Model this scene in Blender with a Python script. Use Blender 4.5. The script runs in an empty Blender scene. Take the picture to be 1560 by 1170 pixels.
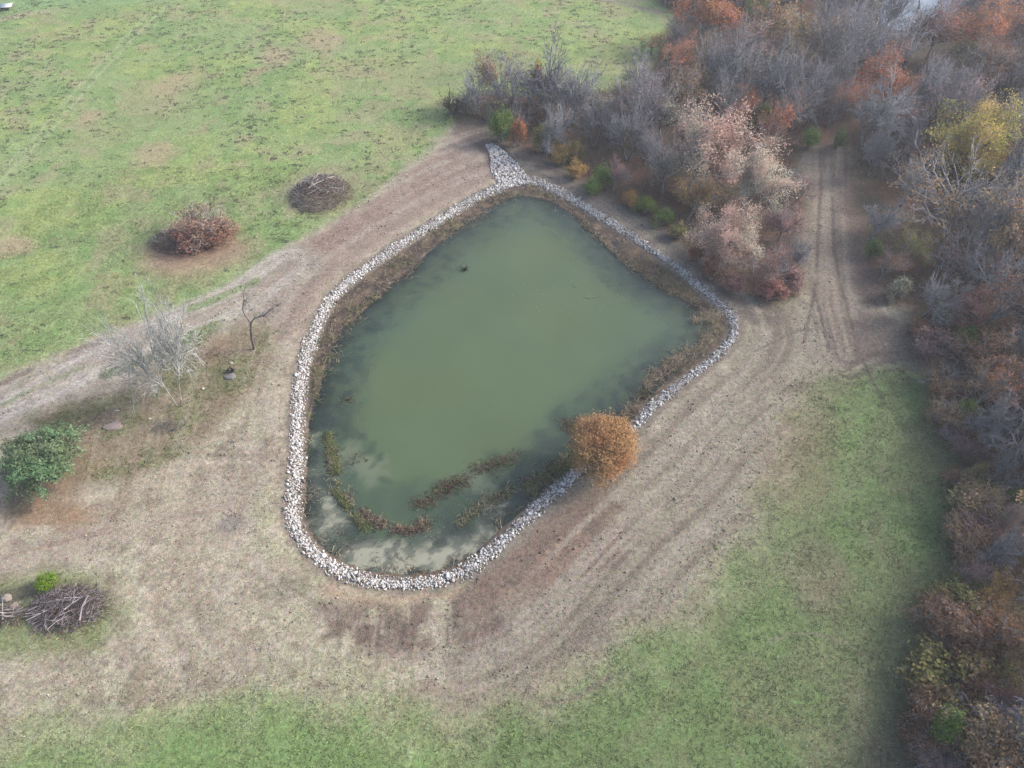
import bpy, math
import numpy as np
from mathutils import Vector

# ------------------------------------------------------------------ camera, world, sun, exposure
scene = bpy.context.scene
COL = scene.collection
H = 60.0
PITCH = math.radians(48.0)
FPX = 1083.0                      # focal length in photo pixels (1560 wide)
cam_d = bpy.data.cameras.new("camera")
cam_d.sensor_width = 36.0
cam_d.lens = 36.0 * FPX / 1560.0
cam_d.clip_start = 0.5
cam_d.clip_end = 6000
cam = bpy.data.objects.new("camera", cam_d)
cam.location = (0, 0, H)
cam.rotation_euler = (math.pi / 2 - PITCH, 0, 0)
COL.objects.link(cam)
scene.camera = cam

SUN_EL = math.radians(34)
SUN_AZ = math.radians(78)         # clockwise from +Y
world = bpy.data.worlds.new("World")
scene.world = world
world.use_nodes = True
wn = world.node_tree
bg = wn.nodes["Background"]
sky = wn.nodes.new("ShaderNodeTexSky")
sky.sky_type = 'NISHITA'
sky.sun_disc = False
sky.sun_elevation = SUN_EL
sky.sun_rotation = SUN_AZ
sky.air_density = 1.0
sky.dust_density = 4.0
sky.ozone_density = 1.0
wn.links.new(sky.outputs[0], bg.inputs[0])
bg.inputs[1].default_value = 0.15

sun_d = bpy.data.lights.new("sun", 'SUN')
sun_d.energy = 1.8
sun_d.angle = math.radians(11)
sun_d.color = (1.0, 0.96, 0.91)
sun = bpy.data.objects.new("sun", sun_d)
s = Vector((math.cos(SUN_EL) * math.sin(SUN_AZ), math.cos(SUN_EL) * math.cos(SUN_AZ), math.sin(SUN_EL)))
sun.rotation_euler = s.to_track_quat('Z', 'Y').to_euler()
COL.objects.link(sun)

scene.view_settings.view_transform = 'Standard'
scene.view_settings.look = 'None'
scene.view_settings.gamma = 1
scene.view_settings.exposure = 1.75
scene.view_settings.use_curve_mapping = False
scene.cycles.max_bounces = 5
scene.cycles.diffuse_bounces = 2
scene.cycles.transparent_max_bounces = 6
scene.cycles.volume_bounces = 0
scene.cycles.use_denoising = True
scene.cycles.denoising_prefilter = 'NONE'

KAL = 2.6                          # picture brightness per unit albedo, used only to choose base colours

# ------------------------------------------------------------------ helpers
F_ = np.array([0, math.cos(PITCH), -math.sin(PITCH)])
U_ = np.array([0, math.sin(PITCH), math.cos(PITCH)])


def W(u, v, z=0.0):
    """ground point seen at a spot of the photograph, used as survey data"""
    d = np.array([(u - 780) / FPX, 0, 0]) + (585 - v) / FPX * U_ + F_
    t = (z - H) / d[2]
    return np.array([d[0] * t, d[1] * t])


def WP(pts, z=0.0):
    return np.array([W(u, v, z) for u, v in pts])


def mpp(u, v, z=0.0):
    """metres per photo pixel across the view at that ground point"""
    a = W(u - 1, v, z); b = W(u + 1, v, z)
    return abs(b[0] - a[0]) / 2


def lin(c):
    c = np.asarray(c, float) / 255.0
    return np.where(c <= 0.04045, c / 12.92, ((c + 0.055) / 1.055) ** 2.4)


def alb(c):
    return lin(c) / KAL


RT = np.random.default_rng(7).random((64, 256, 256)).astype(np.float32)


def vn(x, y, seed=0):
    x = np.asarray(x, float); y = np.asarray(y, float)
    xi = np.floor(x).astype(int); yi = np.floor(y).astype(int)
    fx = x - xi; fy = y - yi
    fx = fx * fx * (3 - 2 * fx); fy = fy * fy * (3 - 2 * fy)
    T = RT[seed % 64]
    a = T[xi & 255, yi & 255]; b = T[(xi + 1) & 255, yi & 255]
    c = T[xi & 255, (yi + 1) & 255]; d = T[(xi + 1) & 255, (yi + 1) & 255]
    return (a * (1 - fx) + b * fx) * (1 - fy) + (c * (1 - fx) + d * fx) * fy


def fbm(x, y, sc, oc=4, seed=0):
    r = 0; a = 1; t = 0
    for i in range(oc):
        r = r + a * vn(x / sc + 17.3 * i, y / sc - 9.1 * i, seed + i); t += a
        a *= 0.55; sc /= 2.03
    return r / t


def sst(a, b, x):
    t = np.clip((x - a) / (b - a), 0, 1)
    return t * t * (3 - 2 * t)


def polydist(P, pts, closed=False):
    """distance, arclength and side of P (N,2) to a polyline"""
    pts = np.asarray(pts)
    if closed: pts = np.vstack([pts, pts[:1]])
    best = np.full(len(P), 1e18); S = np.zeros(len(P)); side = np.zeros(len(P)); acc = 0
    for a, b in zip(pts[:-1], pts[1:]):
        ab = b - a; L2 = ab @ ab + 1e-12; L = math.sqrt(L2)
        ap = P - a
        t = np.clip((ap @ ab) / L2, 0, 1)
        q = ap - t[:, None] * ab
        d2 = (q * q).sum(1)
        m = d2 < best
        best = np.where(m, d2, best)
        S = np.where(m, acc + t * L, S)
        side = np.where(m, np.sign(ab[0] * ap[:, 1] - ab[1] * ap[:, 0]), side)
        acc += L
    return np.sqrt(best), S, side


def inside(P, pts):
    pts = np.asarray(pts); n = len(pts)
    r = np.zeros(len(P), bool)
    j = n - 1
    for i in range(n):
        xi, yi = pts[i]; xj, yj = pts[j]
        if yi != yj:
            c = ((yi > P[:, 1]) != (yj > P[:, 1])) & (P[:, 0] < (xj - xi) * (P[:, 1] - yi) / (yj - yi) + xi)
            r ^= c
        j = i
    return r


def sdist(P, pts):
    """signed distance, positive inside"""
    d, _, _ = polydist(P, pts, True)
    return np.where(inside(P, pts), d, -d)


def link(name, me, mat=None, parent=None, loc=None, color=None):
    o = bpy.data.objects.new(name, me)
    COL.objects.link(o)
    if mat is not None and me is not None and len(me.materials) == 0: me.materials.append(mat)
    if parent is not None: o.parent = parent
    if loc is not None: o.location = loc
    if color is not None: o.color = (*color, 1)
    return o


def mk(name, V, faces, col=None, smooth=False):
    """faces: (M,3) or (M,4) array, or list of such arrays"""
    me = bpy.data.meshes.new(name)
    V = np.ascontiguousarray(V, dtype=np.float32)
    if not isinstance(faces, list): faces = [faces]
    faces = [np.asarray(f, dtype=np.int32) for f in faces if len(f)]
    me.vertices.add(len(V)); me.vertices.foreach_set("co", V.ravel())
    loops = np.concatenate([f.ravel() for f in faces])
    tot = np.concatenate([np.full(len(f), f.shape[1], np.int32) for f in faces])
    st = np.concatenate([[0], np.cumsum(tot)[:-1]]).astype(np.int32)
    me.loops.add(len(loops)); me.loops.foreach_set("vertex_index", loops)
    me.polygons.add(len(tot)); me.polygons.foreach_set("loop_start", st)
    try: me.polygons.foreach_set("loop_total", tot)
    except Exception: pass
    me.update(calc_edges=True)
    if smooth: me.polygons.foreach_set("use_smooth", np.ones(len(tot), bool))
    if col is not None:
        a = me.color_attributes.new("Col", 'FLOAT_COLOR', 'POINT')
        c = np.ones((len(V), 4), np.float32); c[:, :3] = col if np.ndim(col) == 2 else np.asarray(col).reshape(-1, 1)
        a.data.foreach_set("color", c.ravel())
    return me


def tag(o, label=None, cat=None, group=None, kind=None):
    if label: o["label"] = label
    if cat: o["category"] = cat
    if group: o["group"] = group
    if kind: o["kind"] = kind
    return o


def empty(name, loc, label, cat, group=None, rz=0):
    o = bpy.data.objects.new(name, None)
    o.empty_display_size = 0.5
    COL.objects.link(o)
    o.location = loc; o.rotation_euler = (0, 0, rz)
    return tag(o, label, cat, group)


def tubes(p0, p1, r0, r1, sides=4):
    p0 = np.asarray(p0, float).reshape(-1, 3); p1 = np.asarray(p1, float).reshape(-1, 3)
    r0 = np.asarray(r0, float); r1 = np.asarray(r1, float)
    n = len(p0)
    d = p1 - p0; d /= (np.linalg.norm(d, axis=1, keepdims=True) + 1e-9)
    ref = np.where(np.abs(d[:, 2:3]) < 0.9, [[0, 0, 1.0]], [[1.0, 0, 0]])
    a = np.cross(d, ref); a /= np.linalg.norm(a, axis=1, keepdims=True) + 1e-9
    b = np.cross(d, a)
    th = np.arange(sides) * 2 * math.pi / sides
    ring = a[:, None, :] * np.cos(th)[None, :, None] + b[:, None, :] * np.sin(th)[None, :, None]
    V = np.concatenate([p0[:, None] + ring * r0[:, None, None], p1[:, None] + ring * r1[:, None, None]], 1)
    i = np.arange(sides); j = (i + 1) % sides
    q = np.stack([i, i + sides, j + sides, j], 1)
    Fq = (q[None] + (np.arange(n) * 2 * sides)[:, None, None]).reshape(-1, 4)
    caps = []
    if sides >= 4:
        t = np.arange(n) * 2 * sides
        cap = np.stack([sides + np.zeros(sides - 2, int), sides + np.arange(1, sides - 1), sides + np.arange(2, sides)], 1)
        caps = (cap[None] + t[:, None, None]).reshape(-1, 3)
    return V.reshape(-1, 3), Fq, caps


class MB:
    """collects pieces, then builds ONE mesh"""
    def __init__(s): s.V = []; s.F = []; s.C = []; s.n = 0

    def add(s, V, F, c=1.0):
        V = np.asarray(V, float); Fs = F if isinstance(F, list) else [F]
        for f in Fs:
            if len(f): s.F.append(np.asarray(f) + s.n)
        s.V.append(V)
        c = np.asarray(c, float)
        if c.ndim == 0: c = np.full((len(V), 3), float(c))
        elif c.ndim == 1: c = np.tile(c, (len(V), 1)) if len(c) == 3 and len(V) != 3 else np.repeat(c[:, None], 3, 1)
        s.C.append(c); s.n += len(V)

    def tube(s, p0, p1, r0, r1, sides=4, c=1.0):
        V, Fq, cp = tubes(p0, p1, r0, r1, sides)
        c = np.asarray(c, float)
        if c.ndim == 2: c = np.repeat(c, 2 * sides, 0)
        s.add(V, [Fq, cp] if len(cp) else [Fq], c)

    def chain(s, pts, rad, sides=5, c=1.0):
        pts = np.asarray(pts, float); rad = np.asarray(rad, float)
        s.tube(pts[:-1], pts[1:], rad[:-1], rad[1:], sides, c)

    def box(s, lo, hi, c=1.0):
        x0, y0, z0 = lo; x1, y1, z1 = hi
        V = [(x0, y0, z0), (x1, y0, z0), (x1, y1, z0), (x0, y1, z0), (x0, y0, z1), (x1, y0, z1), (x1, y1, z1), (x0, y1, z1)]
        s.add(V, np.array([(0, 3, 2, 1), (4, 5, 6, 7), (0, 1, 5, 4), (1, 2, 6, 5), (2, 3, 7, 6), (3, 0, 4, 7)]), c)

    def mesh(s, name, smooth=False):
        tr = [f for f in s.F if f.shape[1] == 3]; qd = [f for f in s.F if f.shape[1] == 4]
        L = []
        if tr: L.append(np.vstack(tr))
        if qd: L.append(np.vstack(qd))
        return mk(name, np.vstack(s.V), L, np.vstack(s.C), smooth)


def ground_quads(C, N, sx, sy, rng, col):
    """little leaf quads at points C with normals near N"""
    n = len(C)
    a = rng.normal(size=(n, 3)); a -= (a * N).sum(1, keepdims=True) * N
    a /= np.linalg.norm(a, axis=1, keepdims=True) + 1e-9
    b = np.cross(N, a)
    a *= np.asarray(sx).reshape(-1, 1) / 2; b *= np.asarray(sy).reshape(-1, 1) / 2
    V = np.stack([C - a, C - b * 0.9 + a * .1, C + a, C + b * 0.9 + a * .1], 1).reshape(-1, 3)
    F = np.arange(4 * n).reshape(-1, 4)
    return V, F, np.repeat(col, 4, 0)


def unit(v): return v / (np.linalg.norm(v, axis=-1, keepdims=True) + 1e-9)


# ------------------------------------------------------------------ materials
def newmat(name):
    m = bpy.data.materials.new(name); m.use_nodes = True
    nt = m.node_tree; nt.nodes.clear()
    out = nt.nodes.new("ShaderNodeOutputMaterial")
    return m, nt, out


def N(nt, t, **kw):
    n = nt.nodes.new(t)
    for k, v in kw.items():
        if k == 'inp':
            for a, b in v.items(): n.inputs[a].default_value = b
        else: setattr(n, k, v)
    return n


def noise(nt, scale, detail=4, rough=0.6, vec=None, out=0):
    n = N(nt, "ShaderNodeTexNoise", inp={'Scale': scale, 'Detail': detail, 'Roughness': rough})
    if vec is not None: nt.links.new(vec, n.inputs['Vector'])
    return n.outputs[out]


def ramp(nt, src, a, b, lo, hi):
    n = N(nt, "ShaderNodeMapRange", inp={'From Min': a, 'From Max': b, 'To Min': lo, 'To Max': hi})
    nt.links.new(src, n.inputs['Value']); return n.outputs[0]


def mul(nt, a, b, fac=1.0):
    n = N(nt, "ShaderNodeMix", data_type='RGBA', blend_type='MULTIPLY')
    n.inputs[0].default_value = fac
    for s_, i in ((a, 6), (b, 7)):
        if isinstance(s_, tuple): n.inputs[i].default_value = s_
        else: nt.links.new(s_, n.inputs[i])
    return n.outputs[2]


def mix(nt, f, a, b):
    n = N(nt, "ShaderNodeMix", data_type='RGBA')
    if isinstance(f, float): n.inputs[0].default_value = f
    else: nt.links.new(f, n.inputs[0])
    for s_, i in ((a, 6), (b, 7)):
        if isinstance(s_, tuple): n.inputs[i].default_value = s_
        else: nt.links.new(s_, n.inputs[i])
    return n.outputs[2]


def mat_ground():
    m, nt, out = newmat("ground_cover")
    at = N(nt, "ShaderNodeAttribute", attribute_name="Col")
    g = N(nt, "ShaderNodeAttribute", attribute_name="grassy")
    geo = N(nt, "ShaderNodeNewGeometry")
    P = geo.outputs['Position']
    n1 = noise(nt, 2.6, 6, .78, P); n2 = noise(nt, 9.0, 3, .7, P); n3 = noise(nt, 0.55, 4, .65, P)
    # value variation at three sizes
    c = mul(nt, at.outputs['Color'], ramp(nt, n1, .32, .68, .56, 1.42))
    c = mul(nt, c, ramp(nt, n2, .3, .7, .68, 1.32))
    c = mul(nt, c, ramp(nt, n3, .3, .7, .84, 1.16))
    # hue variation: blades and dead thatch
    hv = noise(nt, 1.7, 6, .75, P, 1)
    sep = N(nt, "ShaderNodeMix", data_type='RGBA', blend_type='OVERLAY')
    sep.inputs[0].default_value = 0.28
    nt.links.new(c, sep.inputs[6]); nt.links.new(hv, sep.inputs[7])
    # scattered thatch flecks in the grass
    fl = ramp(nt, noise(nt, 5.0, 2, .6, P), .60, .68, 0.0, .55)
    thatch = mix(nt, fl, sep.outputs[2], (0.17, 0.145, 0.10, 1))
    bs = N(nt, "ShaderNodeBsdfPrincipled", inp={'Roughness': .95, 'Specular IOR Level': .1})
    nt.links.new(mix(nt, .5, sep.outputs[2], thatch), bs.inputs['Base Color'])
    bp = N(nt, "ShaderNodeBump", inp={'Strength': .8, 'Distance': .12})
    nt.links.new(mul(nt, n1, n2), bp.inputs['Height'])
    nt.links.new(bp.outputs[0], bs.inputs['Normal'])
    nt.links.new(bs.outputs[0], out.inputs[0])
    return m


def mat_col(name, rough=.9, trans=0.0, obj=False, nscale=0.0, spec=.15, amp=.3):
    """base colour = painted attribute (x object colour), with procedural mottling"""
    m, nt, out = newmat(name)
    at = N(nt, "ShaderNodeAttribute", attribute_name="Col")
    c = at.outputs['Color']
    if obj:
        oi = N(nt, "ShaderNodeObjectInfo"); c = mul(nt, c, oi.outputs['Color'])
    if nscale:
        tc = N(nt, "ShaderNodeTexCoord")
        nn = noise(nt, nscale, 4, .65, tc.outputs['Object'])
        c = mul(nt, c, ramp(nt, nn, .3, .7, 1 - amp, 1 + amp))
    bs = N(nt, "ShaderNodeBsdfPrincipled", inp={'Roughness': rough, 'Specular IOR Level': spec})
    nt.links.new(c, bs.inputs['Base Color'])
    sh = bs.outputs[0]
    if trans:
        tr = N(nt, "ShaderNodeBsdfTranslucent"); nt.links.new(c, tr.inputs[0])
        mx = N(nt, "ShaderNodeMixShader"); mx.inputs[0].default_value = trans
        nt.links.new(sh, mx.inputs[1]); nt.links.new(tr.outputs[0], mx.inputs[2]); sh = mx.outputs[0]
    nt.links.new(sh, out.inputs[0])
    return m


def mat_water(name, col, rough=.06):
    m, nt, out = newmat(name)
    at = N(nt, "ShaderNodeAttribute", attribute_name="Col")      # colour of the suspended silt
    dp = N(nt, "ShaderNodeAttribute", attribute_name="murk")
    geo = N(nt, "ShaderNodeNewGeometry")
    c = mul(nt, at.outputs['Color'], ramp(nt, noise(nt, .12, 4, .6, geo.outputs['Position']), .3, .7, .93, 1.07))
    df = N(nt, "ShaderNodeBsdfDiffuse"); nt.links.new(c, df.inputs[0])
    tr = N(nt, "ShaderNodeBsdfTransparent"); tr.inputs[0].default_value = (.80, .88, .84, 1)
    mx = N(nt, "ShaderNodeMixShader"); nt.links.new(dp.outputs['Fac'], mx.inputs[0])
    nt.links.new(tr.outputs[0], mx.inputs[1]); nt.links.new(df.outputs[0], mx.inputs[2])
    gl = N(nt, "ShaderNodeBsdfGlossy", inp={'Roughness': rough})
    fr = N(nt, "ShaderNodeFresnel", inp={'IOR': 1.33})
    bp = N(nt, "ShaderNodeBump", inp={'Strength': .12, 'Distance': .03})
    mp = N(nt, "ShaderNodeMapping"); mp.inputs['Scale'].default_value = (1.0, 2.2, 1)
    nt.links.new(geo.outputs['Position'], mp.inputs['Vector'])
    nt.links.new(noise(nt, 2.2, 3, .55, mp.outputs[0]), bp.inputs['Height'])
    nt.links.new(bp.outputs[0], gl.inputs['Normal']); nt.links.new(bp.outputs[0], fr.inputs['Normal'])
    m2 = N(nt, "ShaderNodeMixShader"); nt.links.new(fr.outputs[0], m2.inputs[0])
    nt.links.new(mx.outputs[0], m2.inputs[1]); nt.links.new(gl.outputs[0], m2.inputs[2])
    nt.links.new(m2.outputs[0], out.inputs[0])
    return m


M_GROUND = mat_ground()
M_WATER = mat_water("pond_water", None)
M_LEAF = mat_col("leaves", .8, .30, True)
M_BARK = mat_col("bark", .95, 0, True, 3.0)
M_STUFF = mat_col("ground_plants", .9, .15, False)
M_ROCK = mat_col("limestone", .85, 0, False, 6.0, .3, .18)
M_WOOD = mat_col("dead_wood", .9, 0, True, 5.0)
M_PAINT = mat_col("painted_metal", .5, 0, True, 8.0, .5, .08)

# ------------------------------------------------------------------ survey outlines
WL = -0.6                          # water level
RIM = WP([(790, 273), (765, 284), (730, 298), (690, 322), (650, 347), (610, 372), (570, 400), (535, 425), (508, 450),
          (490, 480), (477, 512), (465, 545), (458, 580), (454, 620), (453, 660), (453, 700), (450, 735), (446, 765),
          (446, 790), (457, 818), (482, 846), (515, 869), (560, 884), (610, 890), (660, 887), (703, 873), (738, 850),
          (772, 818), (803, 788), (838, 755), (872, 724), (905, 700), (945, 670), (968, 650), (990, 622), (1020, 598),
          (1055, 570), (1085, 548), (1108, 526), (1120, 505), (1116, 482), (1100, 464), (1075, 445), (1040, 414),
          (1000, 385), (960, 357), (925, 335), (885, 310), (850, 290), (815, 276)], -0.2)
SHORE = WP([(790, 296), (762, 305), (735, 325), (700, 347), (662, 375), (628, 408), (600, 430), (572, 455), (535, 490),
            (512, 515), (495, 560), (484, 600), (472, 640), (466, 700), (466, 750), (464, 785), (480, 822), (510, 850),
            (560, 870), (620, 876), (680, 868), (725, 843), (762, 806), (800, 775), (840, 738), (880, 700), (915, 655),
            (950, 635), (985, 606), (1025, 572), (1060, 545), (1085, 520), (1082, 492), (1062, 466), (1012, 440),
            (962, 405), (922, 371), (890, 335), (840, 306)], WL)
INLET = WP([(745, 220), (757, 233), (766, 250), (775, 266), (786, 280)])
INLET_W = np.array([0.55, 1.15, 2.1, 2.5, 2.2])
FOREST = WP([(985, -12), (1035, 25), (1010, 80), (985, 125), (930, 140), (860, 150), (730, 140), (685, 160), (700, 182), (748, 188),
             (765, 200), (800, 228), (880, 262), (940, 305), (1000, 345), (1060, 388), (1130, 428), (1168, 458), (1210, 430),
             (1222, 300), (1215, 230), (1262, 214), (1300, 225), (1308, 290), (1325, 360), (1340, 410), (1380, 450),
             (1405, 500), (1440, 560), (1462, 620), (1478, 700), (1490, 800), (1488, 900), (1470, 980), (1456, 1060),
             (1440, 1180), (1440, 1400), (2600, 1400), (2600, -160), (1000, -160)])


def zfun(x, y, full=False):
    x = np.atleast_1d(np.asarray(x, float)); y = np.atleast_1d(np.asarray(y, float))
    P = np.stack([x, y], 1)
    z = (fbm(x, y, 26, 3, 3) - .5) * .35 + (fbm(x, y, 2.2, 3, 9) - .5) * .10
    near = (x > -34) & (x < 40) & (y > 18) & (y < 112)
    if near.any():
        Pn = P[near]
        dr = sdist(Pn, RIM); ds = sdist(Pn, SHORE)
        zz = z[near] * sst(0, 6, -dr)                     # calm the ground near the bank
        zz = zz + 0.05 * np.exp(-((dr + 2.2) / 1.3) ** 2)
        bank = -0.1 - 0.46 * sst(-1.2, 1.3, dr)
        bn = (fbm(Pn[:, 0], Pn[:, 1], 1.6, 3, 21) - .5) * .16
        shelf = bank + bn * sst(.8, 2, dr)
        deep = WL - .04 - 0.11 * np.clip(ds, 0, 14) + bn * .8
        inn = np.where(ds > 0, np.minimum(deep, shelf), shelf)
        zz = np.where(dr > -1.2, np.where(dr > 1.0, inn, bank), zz - 0.1 * sst(-3.5, -1.2, dr))
        z = z.copy(); z[near] = zz
    return z


# ------------------------------------------------------------------ ground sheet
def axis(core):
    out = [core]
    lo = [core[0]]; hi = [core[-1]]; st = core[1] - core[0]
    stl = st; sth = core[-1] - core[-2]
    while lo[-1] > -2600: stl *= 1.22; lo.append(lo[-1] - stl)
    while hi[-1] < 2900: sth *= 1.22; hi.append(hi[-1] + sth)
    return np.concatenate([lo[1:][::-1], core, hi[1:]])


GX = axis(np.concatenate([np.arange(-125, -62, .6), np.arange(-62, 62, .27), np.arange(62, 125, .6)]))
GY = axis(np.concatenate([np.arange(8, 115, .27), np.arange(115, 200, .6)]))
XX, YY = np.meshgrid(GX, GY, indexing='ij')
gx = XX.ravel(); gy = YY.ravel()
GP = np.stack([gx, gy], 1)
gz = zfun(gx, gy)
NGX, NGY = XX.shape
col = np.zeros((len(gx), 3)); grassy = np.ones(len(gx))
wx = (fbm(gx, gy, 5, 4, 31) - .5) * 5.0
wy = (fbm(gx, gy, 5, 4, 37) - .5) * 5.0
wfx = (fbm(gx, gy, 1.4, 3, 41) - .5) * 1.6
nA = fbm(gx, gy, 9, 5, 1); nB = fbm(gx, gy, 3.2, 4, 5); nC = fbm(gx, gy, 22, 4, 11); nD = fbm(gx, gy, 1.1, 3, 15)


def blend(mask, c, gr=None):
    global col, grassy
    m = mask[:, None]
    col = col * (1 - m) + np.asarray(c) * m
    if gr is not None: grassy = grassy * (1 - mask) + gr * mask


# meadow
base = alb((146, 166, 112))
col[:] = base
blend(sst(.40, .62, nA) * .75, alb((158, 174, 108)))
blend(sst(.45, .62, nB) * .55, alb((120, 152, 92)))
blend(sst(.50, .66, nC) * .5, alb((160, 158, 120)))
blend(sst(.52, .68, fbm(gx, gy, 4, 4, 19)) * .5, alb((166, 156, 126)))


ragn = fbm(gx, gy, 2.6, 5, 35) - .5


def region(pts, soft, c, strength=1.0, gr=None, warp=1.0, nz=None, z=0.0, rag=0.0):
    w = WP(pts, z)
    lo = w.min(0) - 10 - soft; hi = w.max(0) + 10 + soft
    b = (gx > lo[0]) & (gx < hi[0]) & (gy > lo[1]) & (gy < hi[1])
    idx = np.nonzero(b)[0]
    P = GP[idx] + np.stack([wx[idx] + wfx[idx], wy[idx] - wfx[idx]], 1) * warp
    sd_ = sdist(P, w)
    if rag: sd_ = sd_ + ragn[idx] * rag * (1 - sst(50, 62, gy[idx]))
    sf_ = soft + (3.4 * (1 - sst(48, 60, gy[idx])) if rag else 0)
    m = sst(-1, 1, sd_ / sf_) * strength
    if nz is not None: m = m * nz[idx]
    full = np.zeros(len(gx)); full[idx] = m
    blend(full, c, gr)
    return full


def blob(u, v, ru, rv, c, strength=1.0, gr=None, ang=0, warp=.6, nz=None):
    """soft patch; ru, rv half sizes in metres"""
    w = W(u, v); R = max(ru, rv) * 1.8 + 4
    idx = np.nonzero((abs(gx - w[0]) < R) & (abs(gy - w[1]) < R))[0]
    x = gx[idx] - w[0] + wx[idx] * warp; y = gy[idx] - w[1] + wy[idx] * warp
    ca, sa = math.cos(ang), math.sin(ang)
    X = (x * ca + y * sa) / ru; Y = (-x * sa + y * ca) / rv
    m = (1 - sst(.45, 1.25, np.sqrt(X * X + Y * Y))) * strength
    if nz is not None: m = m * nz[idx]
    full = np.zeros(len(gx)); full[idx] = m
    blend(full, c, gr)


def line(pts, wd, c, strength=1.0, warp=.08, gr=None, brk=0.0, seed=50):
    w = WP(pts); lo = w.min(0) - 4 - wd; hi = w.max(0) + 4 + wd
    idx = np.nonzero((gx > lo[0]) & (gx < hi[0]) & (gy > lo[1]) & (gy < hi[1]))[0]
    P = GP[idx] + np.stack([wx[idx], wy[idx]], 1) * warp + np.stack([wfx[idx], -wfx[idx]], 1) * .12
    d, S, sd = polydist(P, w)
    m = (1 - sst(wd * .5, wd * 1.3, d)) * strength
    if brk: m = m * sst(brk - .15, brk + .15, vn(S / 2.2, S * 0 + seed, seed))
    full = np.zeros(len(gx)); full[idx] = m
    blend(full, c, gr)


def streaks(pts, half, c, strength, fd=1.6, fs=.06, seed=60, lo_=.5, hi_=.72, mask=None, closed=False):
    """long stripes that run along a line, as mowing and wheels leave"""
    w = pts if isinstance(pts, np.ndarray) else WP(pts)
    l = w.min(0) - half - 2; h = w.max(0) + half + 2
    idx = np.nonzero((gx > l[0]) & (gx < h[0]) & (gy > l[1]) & (gy < h[1]))[0]
    P = GP[idx] + np.stack([wfx[idx], -wfx[idx]], 1) * .12
    d, S, sd = polydist(P, w, closed)
    n = vn(d * sd * fd, S * fs, seed) * .6 + vn(d * sd * fd * 2.3, S * fs * 2, seed + 1) * .4
    m = sst(lo_, hi_, n) * (1 - sst(half * .7, half, d)) * strength
    if mask is not None: m = m * mask[idx]
    full = np.zeros(len(gx)); full[idx] = m
    blend(full, c)


# right-hand meadow is coarser; its darker green paints in the shade on that side
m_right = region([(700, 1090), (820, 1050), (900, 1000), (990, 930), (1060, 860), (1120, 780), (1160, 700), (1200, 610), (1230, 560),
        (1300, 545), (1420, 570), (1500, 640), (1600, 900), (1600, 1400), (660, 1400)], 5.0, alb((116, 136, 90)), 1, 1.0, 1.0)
region([(690, 1095), (900, 1000), (1060, 860), (1160, 700), (1240, 560), (1300, 545), (1460, 600), (1600, 900), (1600, 1400), (640, 1400)],
       2.5, alb((128, 126, 98)), .45, None, .9, sst(.47, .6, nA))
region([(690, 1095), (900, 1000), (1060, 860), (1160, 700), (1240, 560), (1300, 545), (1460, 600), (1600, 900), (1600, 1400), (640, 1400)],
       2.5, alb((104, 130, 80)), .45, None, .9, sst(.5, .64, nB))
# bottom-left strip of fresh grass
region([(-200, 1110), (0, 1120), (150, 1095), (300, 1085), (450, 1072), (600, 1080), (690, 1085), (700, 1400), (-200, 1400)], 3.2,
       alb((126, 152, 96)), .95, 1, .9)
# disturbed ground round the pond
DIST = [(-300, 620), (-100, 610), (0, 582), (80, 547), (160, 517), (250, 482), (330, 457), (380, 432), (410, 402), (450, 368),
        (500, 338), (560, 297), (620, 252), (665, 214), (700, 188), (745, 180), (800, 220), (880, 262), (940, 305), (1000, 345),
        (1060, 388), (1130, 428), (1168, 458), (1210, 440), (1226, 300), (1215, 225), (1262, 214), (1300, 225), (1310, 300),
        (1325, 360), (1340, 410), (1380, 450), (1405, 500), (1440, 560), (1400, 560), (1300, 548), (1240, 566), (1205, 640),
        (1180, 720), (1140, 790), (1080, 860), (1000, 935), (900, 1000), (810, 1048), (700, 1082), (600, 1068), (450, 1052),
        (300, 1068), (150, 1085), (0, 1110), (-300, 1130)]
m_dist = region(DIST, 1.5, alb((178, 168, 148)), 1, .25, .6, None, 0.0, 5.0)
m_out = m_dist
region(DIST, 1.0, alb((160, 146, 132)), .6, None, .4, sst(.45, .6, nA))
region(DIST, 1.0, alb((172, 172, 140)), .55, None, .4, sst(.5, .65, fbm(gx, gy, 6, 4, 23)))
region(DIST, 1.0, alb((186, 178, 160)), .45, None, .4, sst(.5, .62, nB))
region(DIST, 1.0, alb((134, 120, 106)), .55, None, .4, sst(.55, .68, fbm(gx, gy, 1.3, 4, 26)))
region(DIST, 1.0, alb((200, 192, 172)), .5, None, .4, sst(.56, .70, fbm(gx, gy, .9, 4, 28)))
# right half of it: trampled straw, its colour dulled to stand in for shade
region([(700, 1080), (690, 960), (760, 870), (880, 730), (1000, 640), (1130, 520), (1165, 455), (1225, 440), (1225, 260), (1215, 225),
        (1262, 214), (1300, 225), (1310, 300), (1340, 410), (1405, 500), (1440, 565), (1300, 548), (1240, 566), (1205, 640),
        (1180, 720), (1080, 860), (900, 1000)], 2.6, alb((148, 140, 126)), .9, None, 1.1)
# north-west dirt run
region([(385, 435), (420, 398), (480, 358), (560, 305), (620, 262), (670, 222), (700, 195), (742, 205), (770, 262), (700, 300),
        (610, 355), (540, 405), (490, 450), (470, 500), (420, 520), (380, 480)], 1.2, alb((160, 142, 132)), .85, .05, .4)
region([(430, 400), (500, 352), (590, 292), (660, 240), (700, 222), (720, 250), (640, 300), (560, 355), (480, 410), (440, 430)], 1.0,
       alb((148, 126, 116)), .6, 0, .5, sst(.35, .55, nB))
region([(700, 180), (742, 188), (760, 222), (752, 240), (725, 222), (690, 205)], 1.0, alb((118, 100, 94)), .8, 0, .3)
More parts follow.
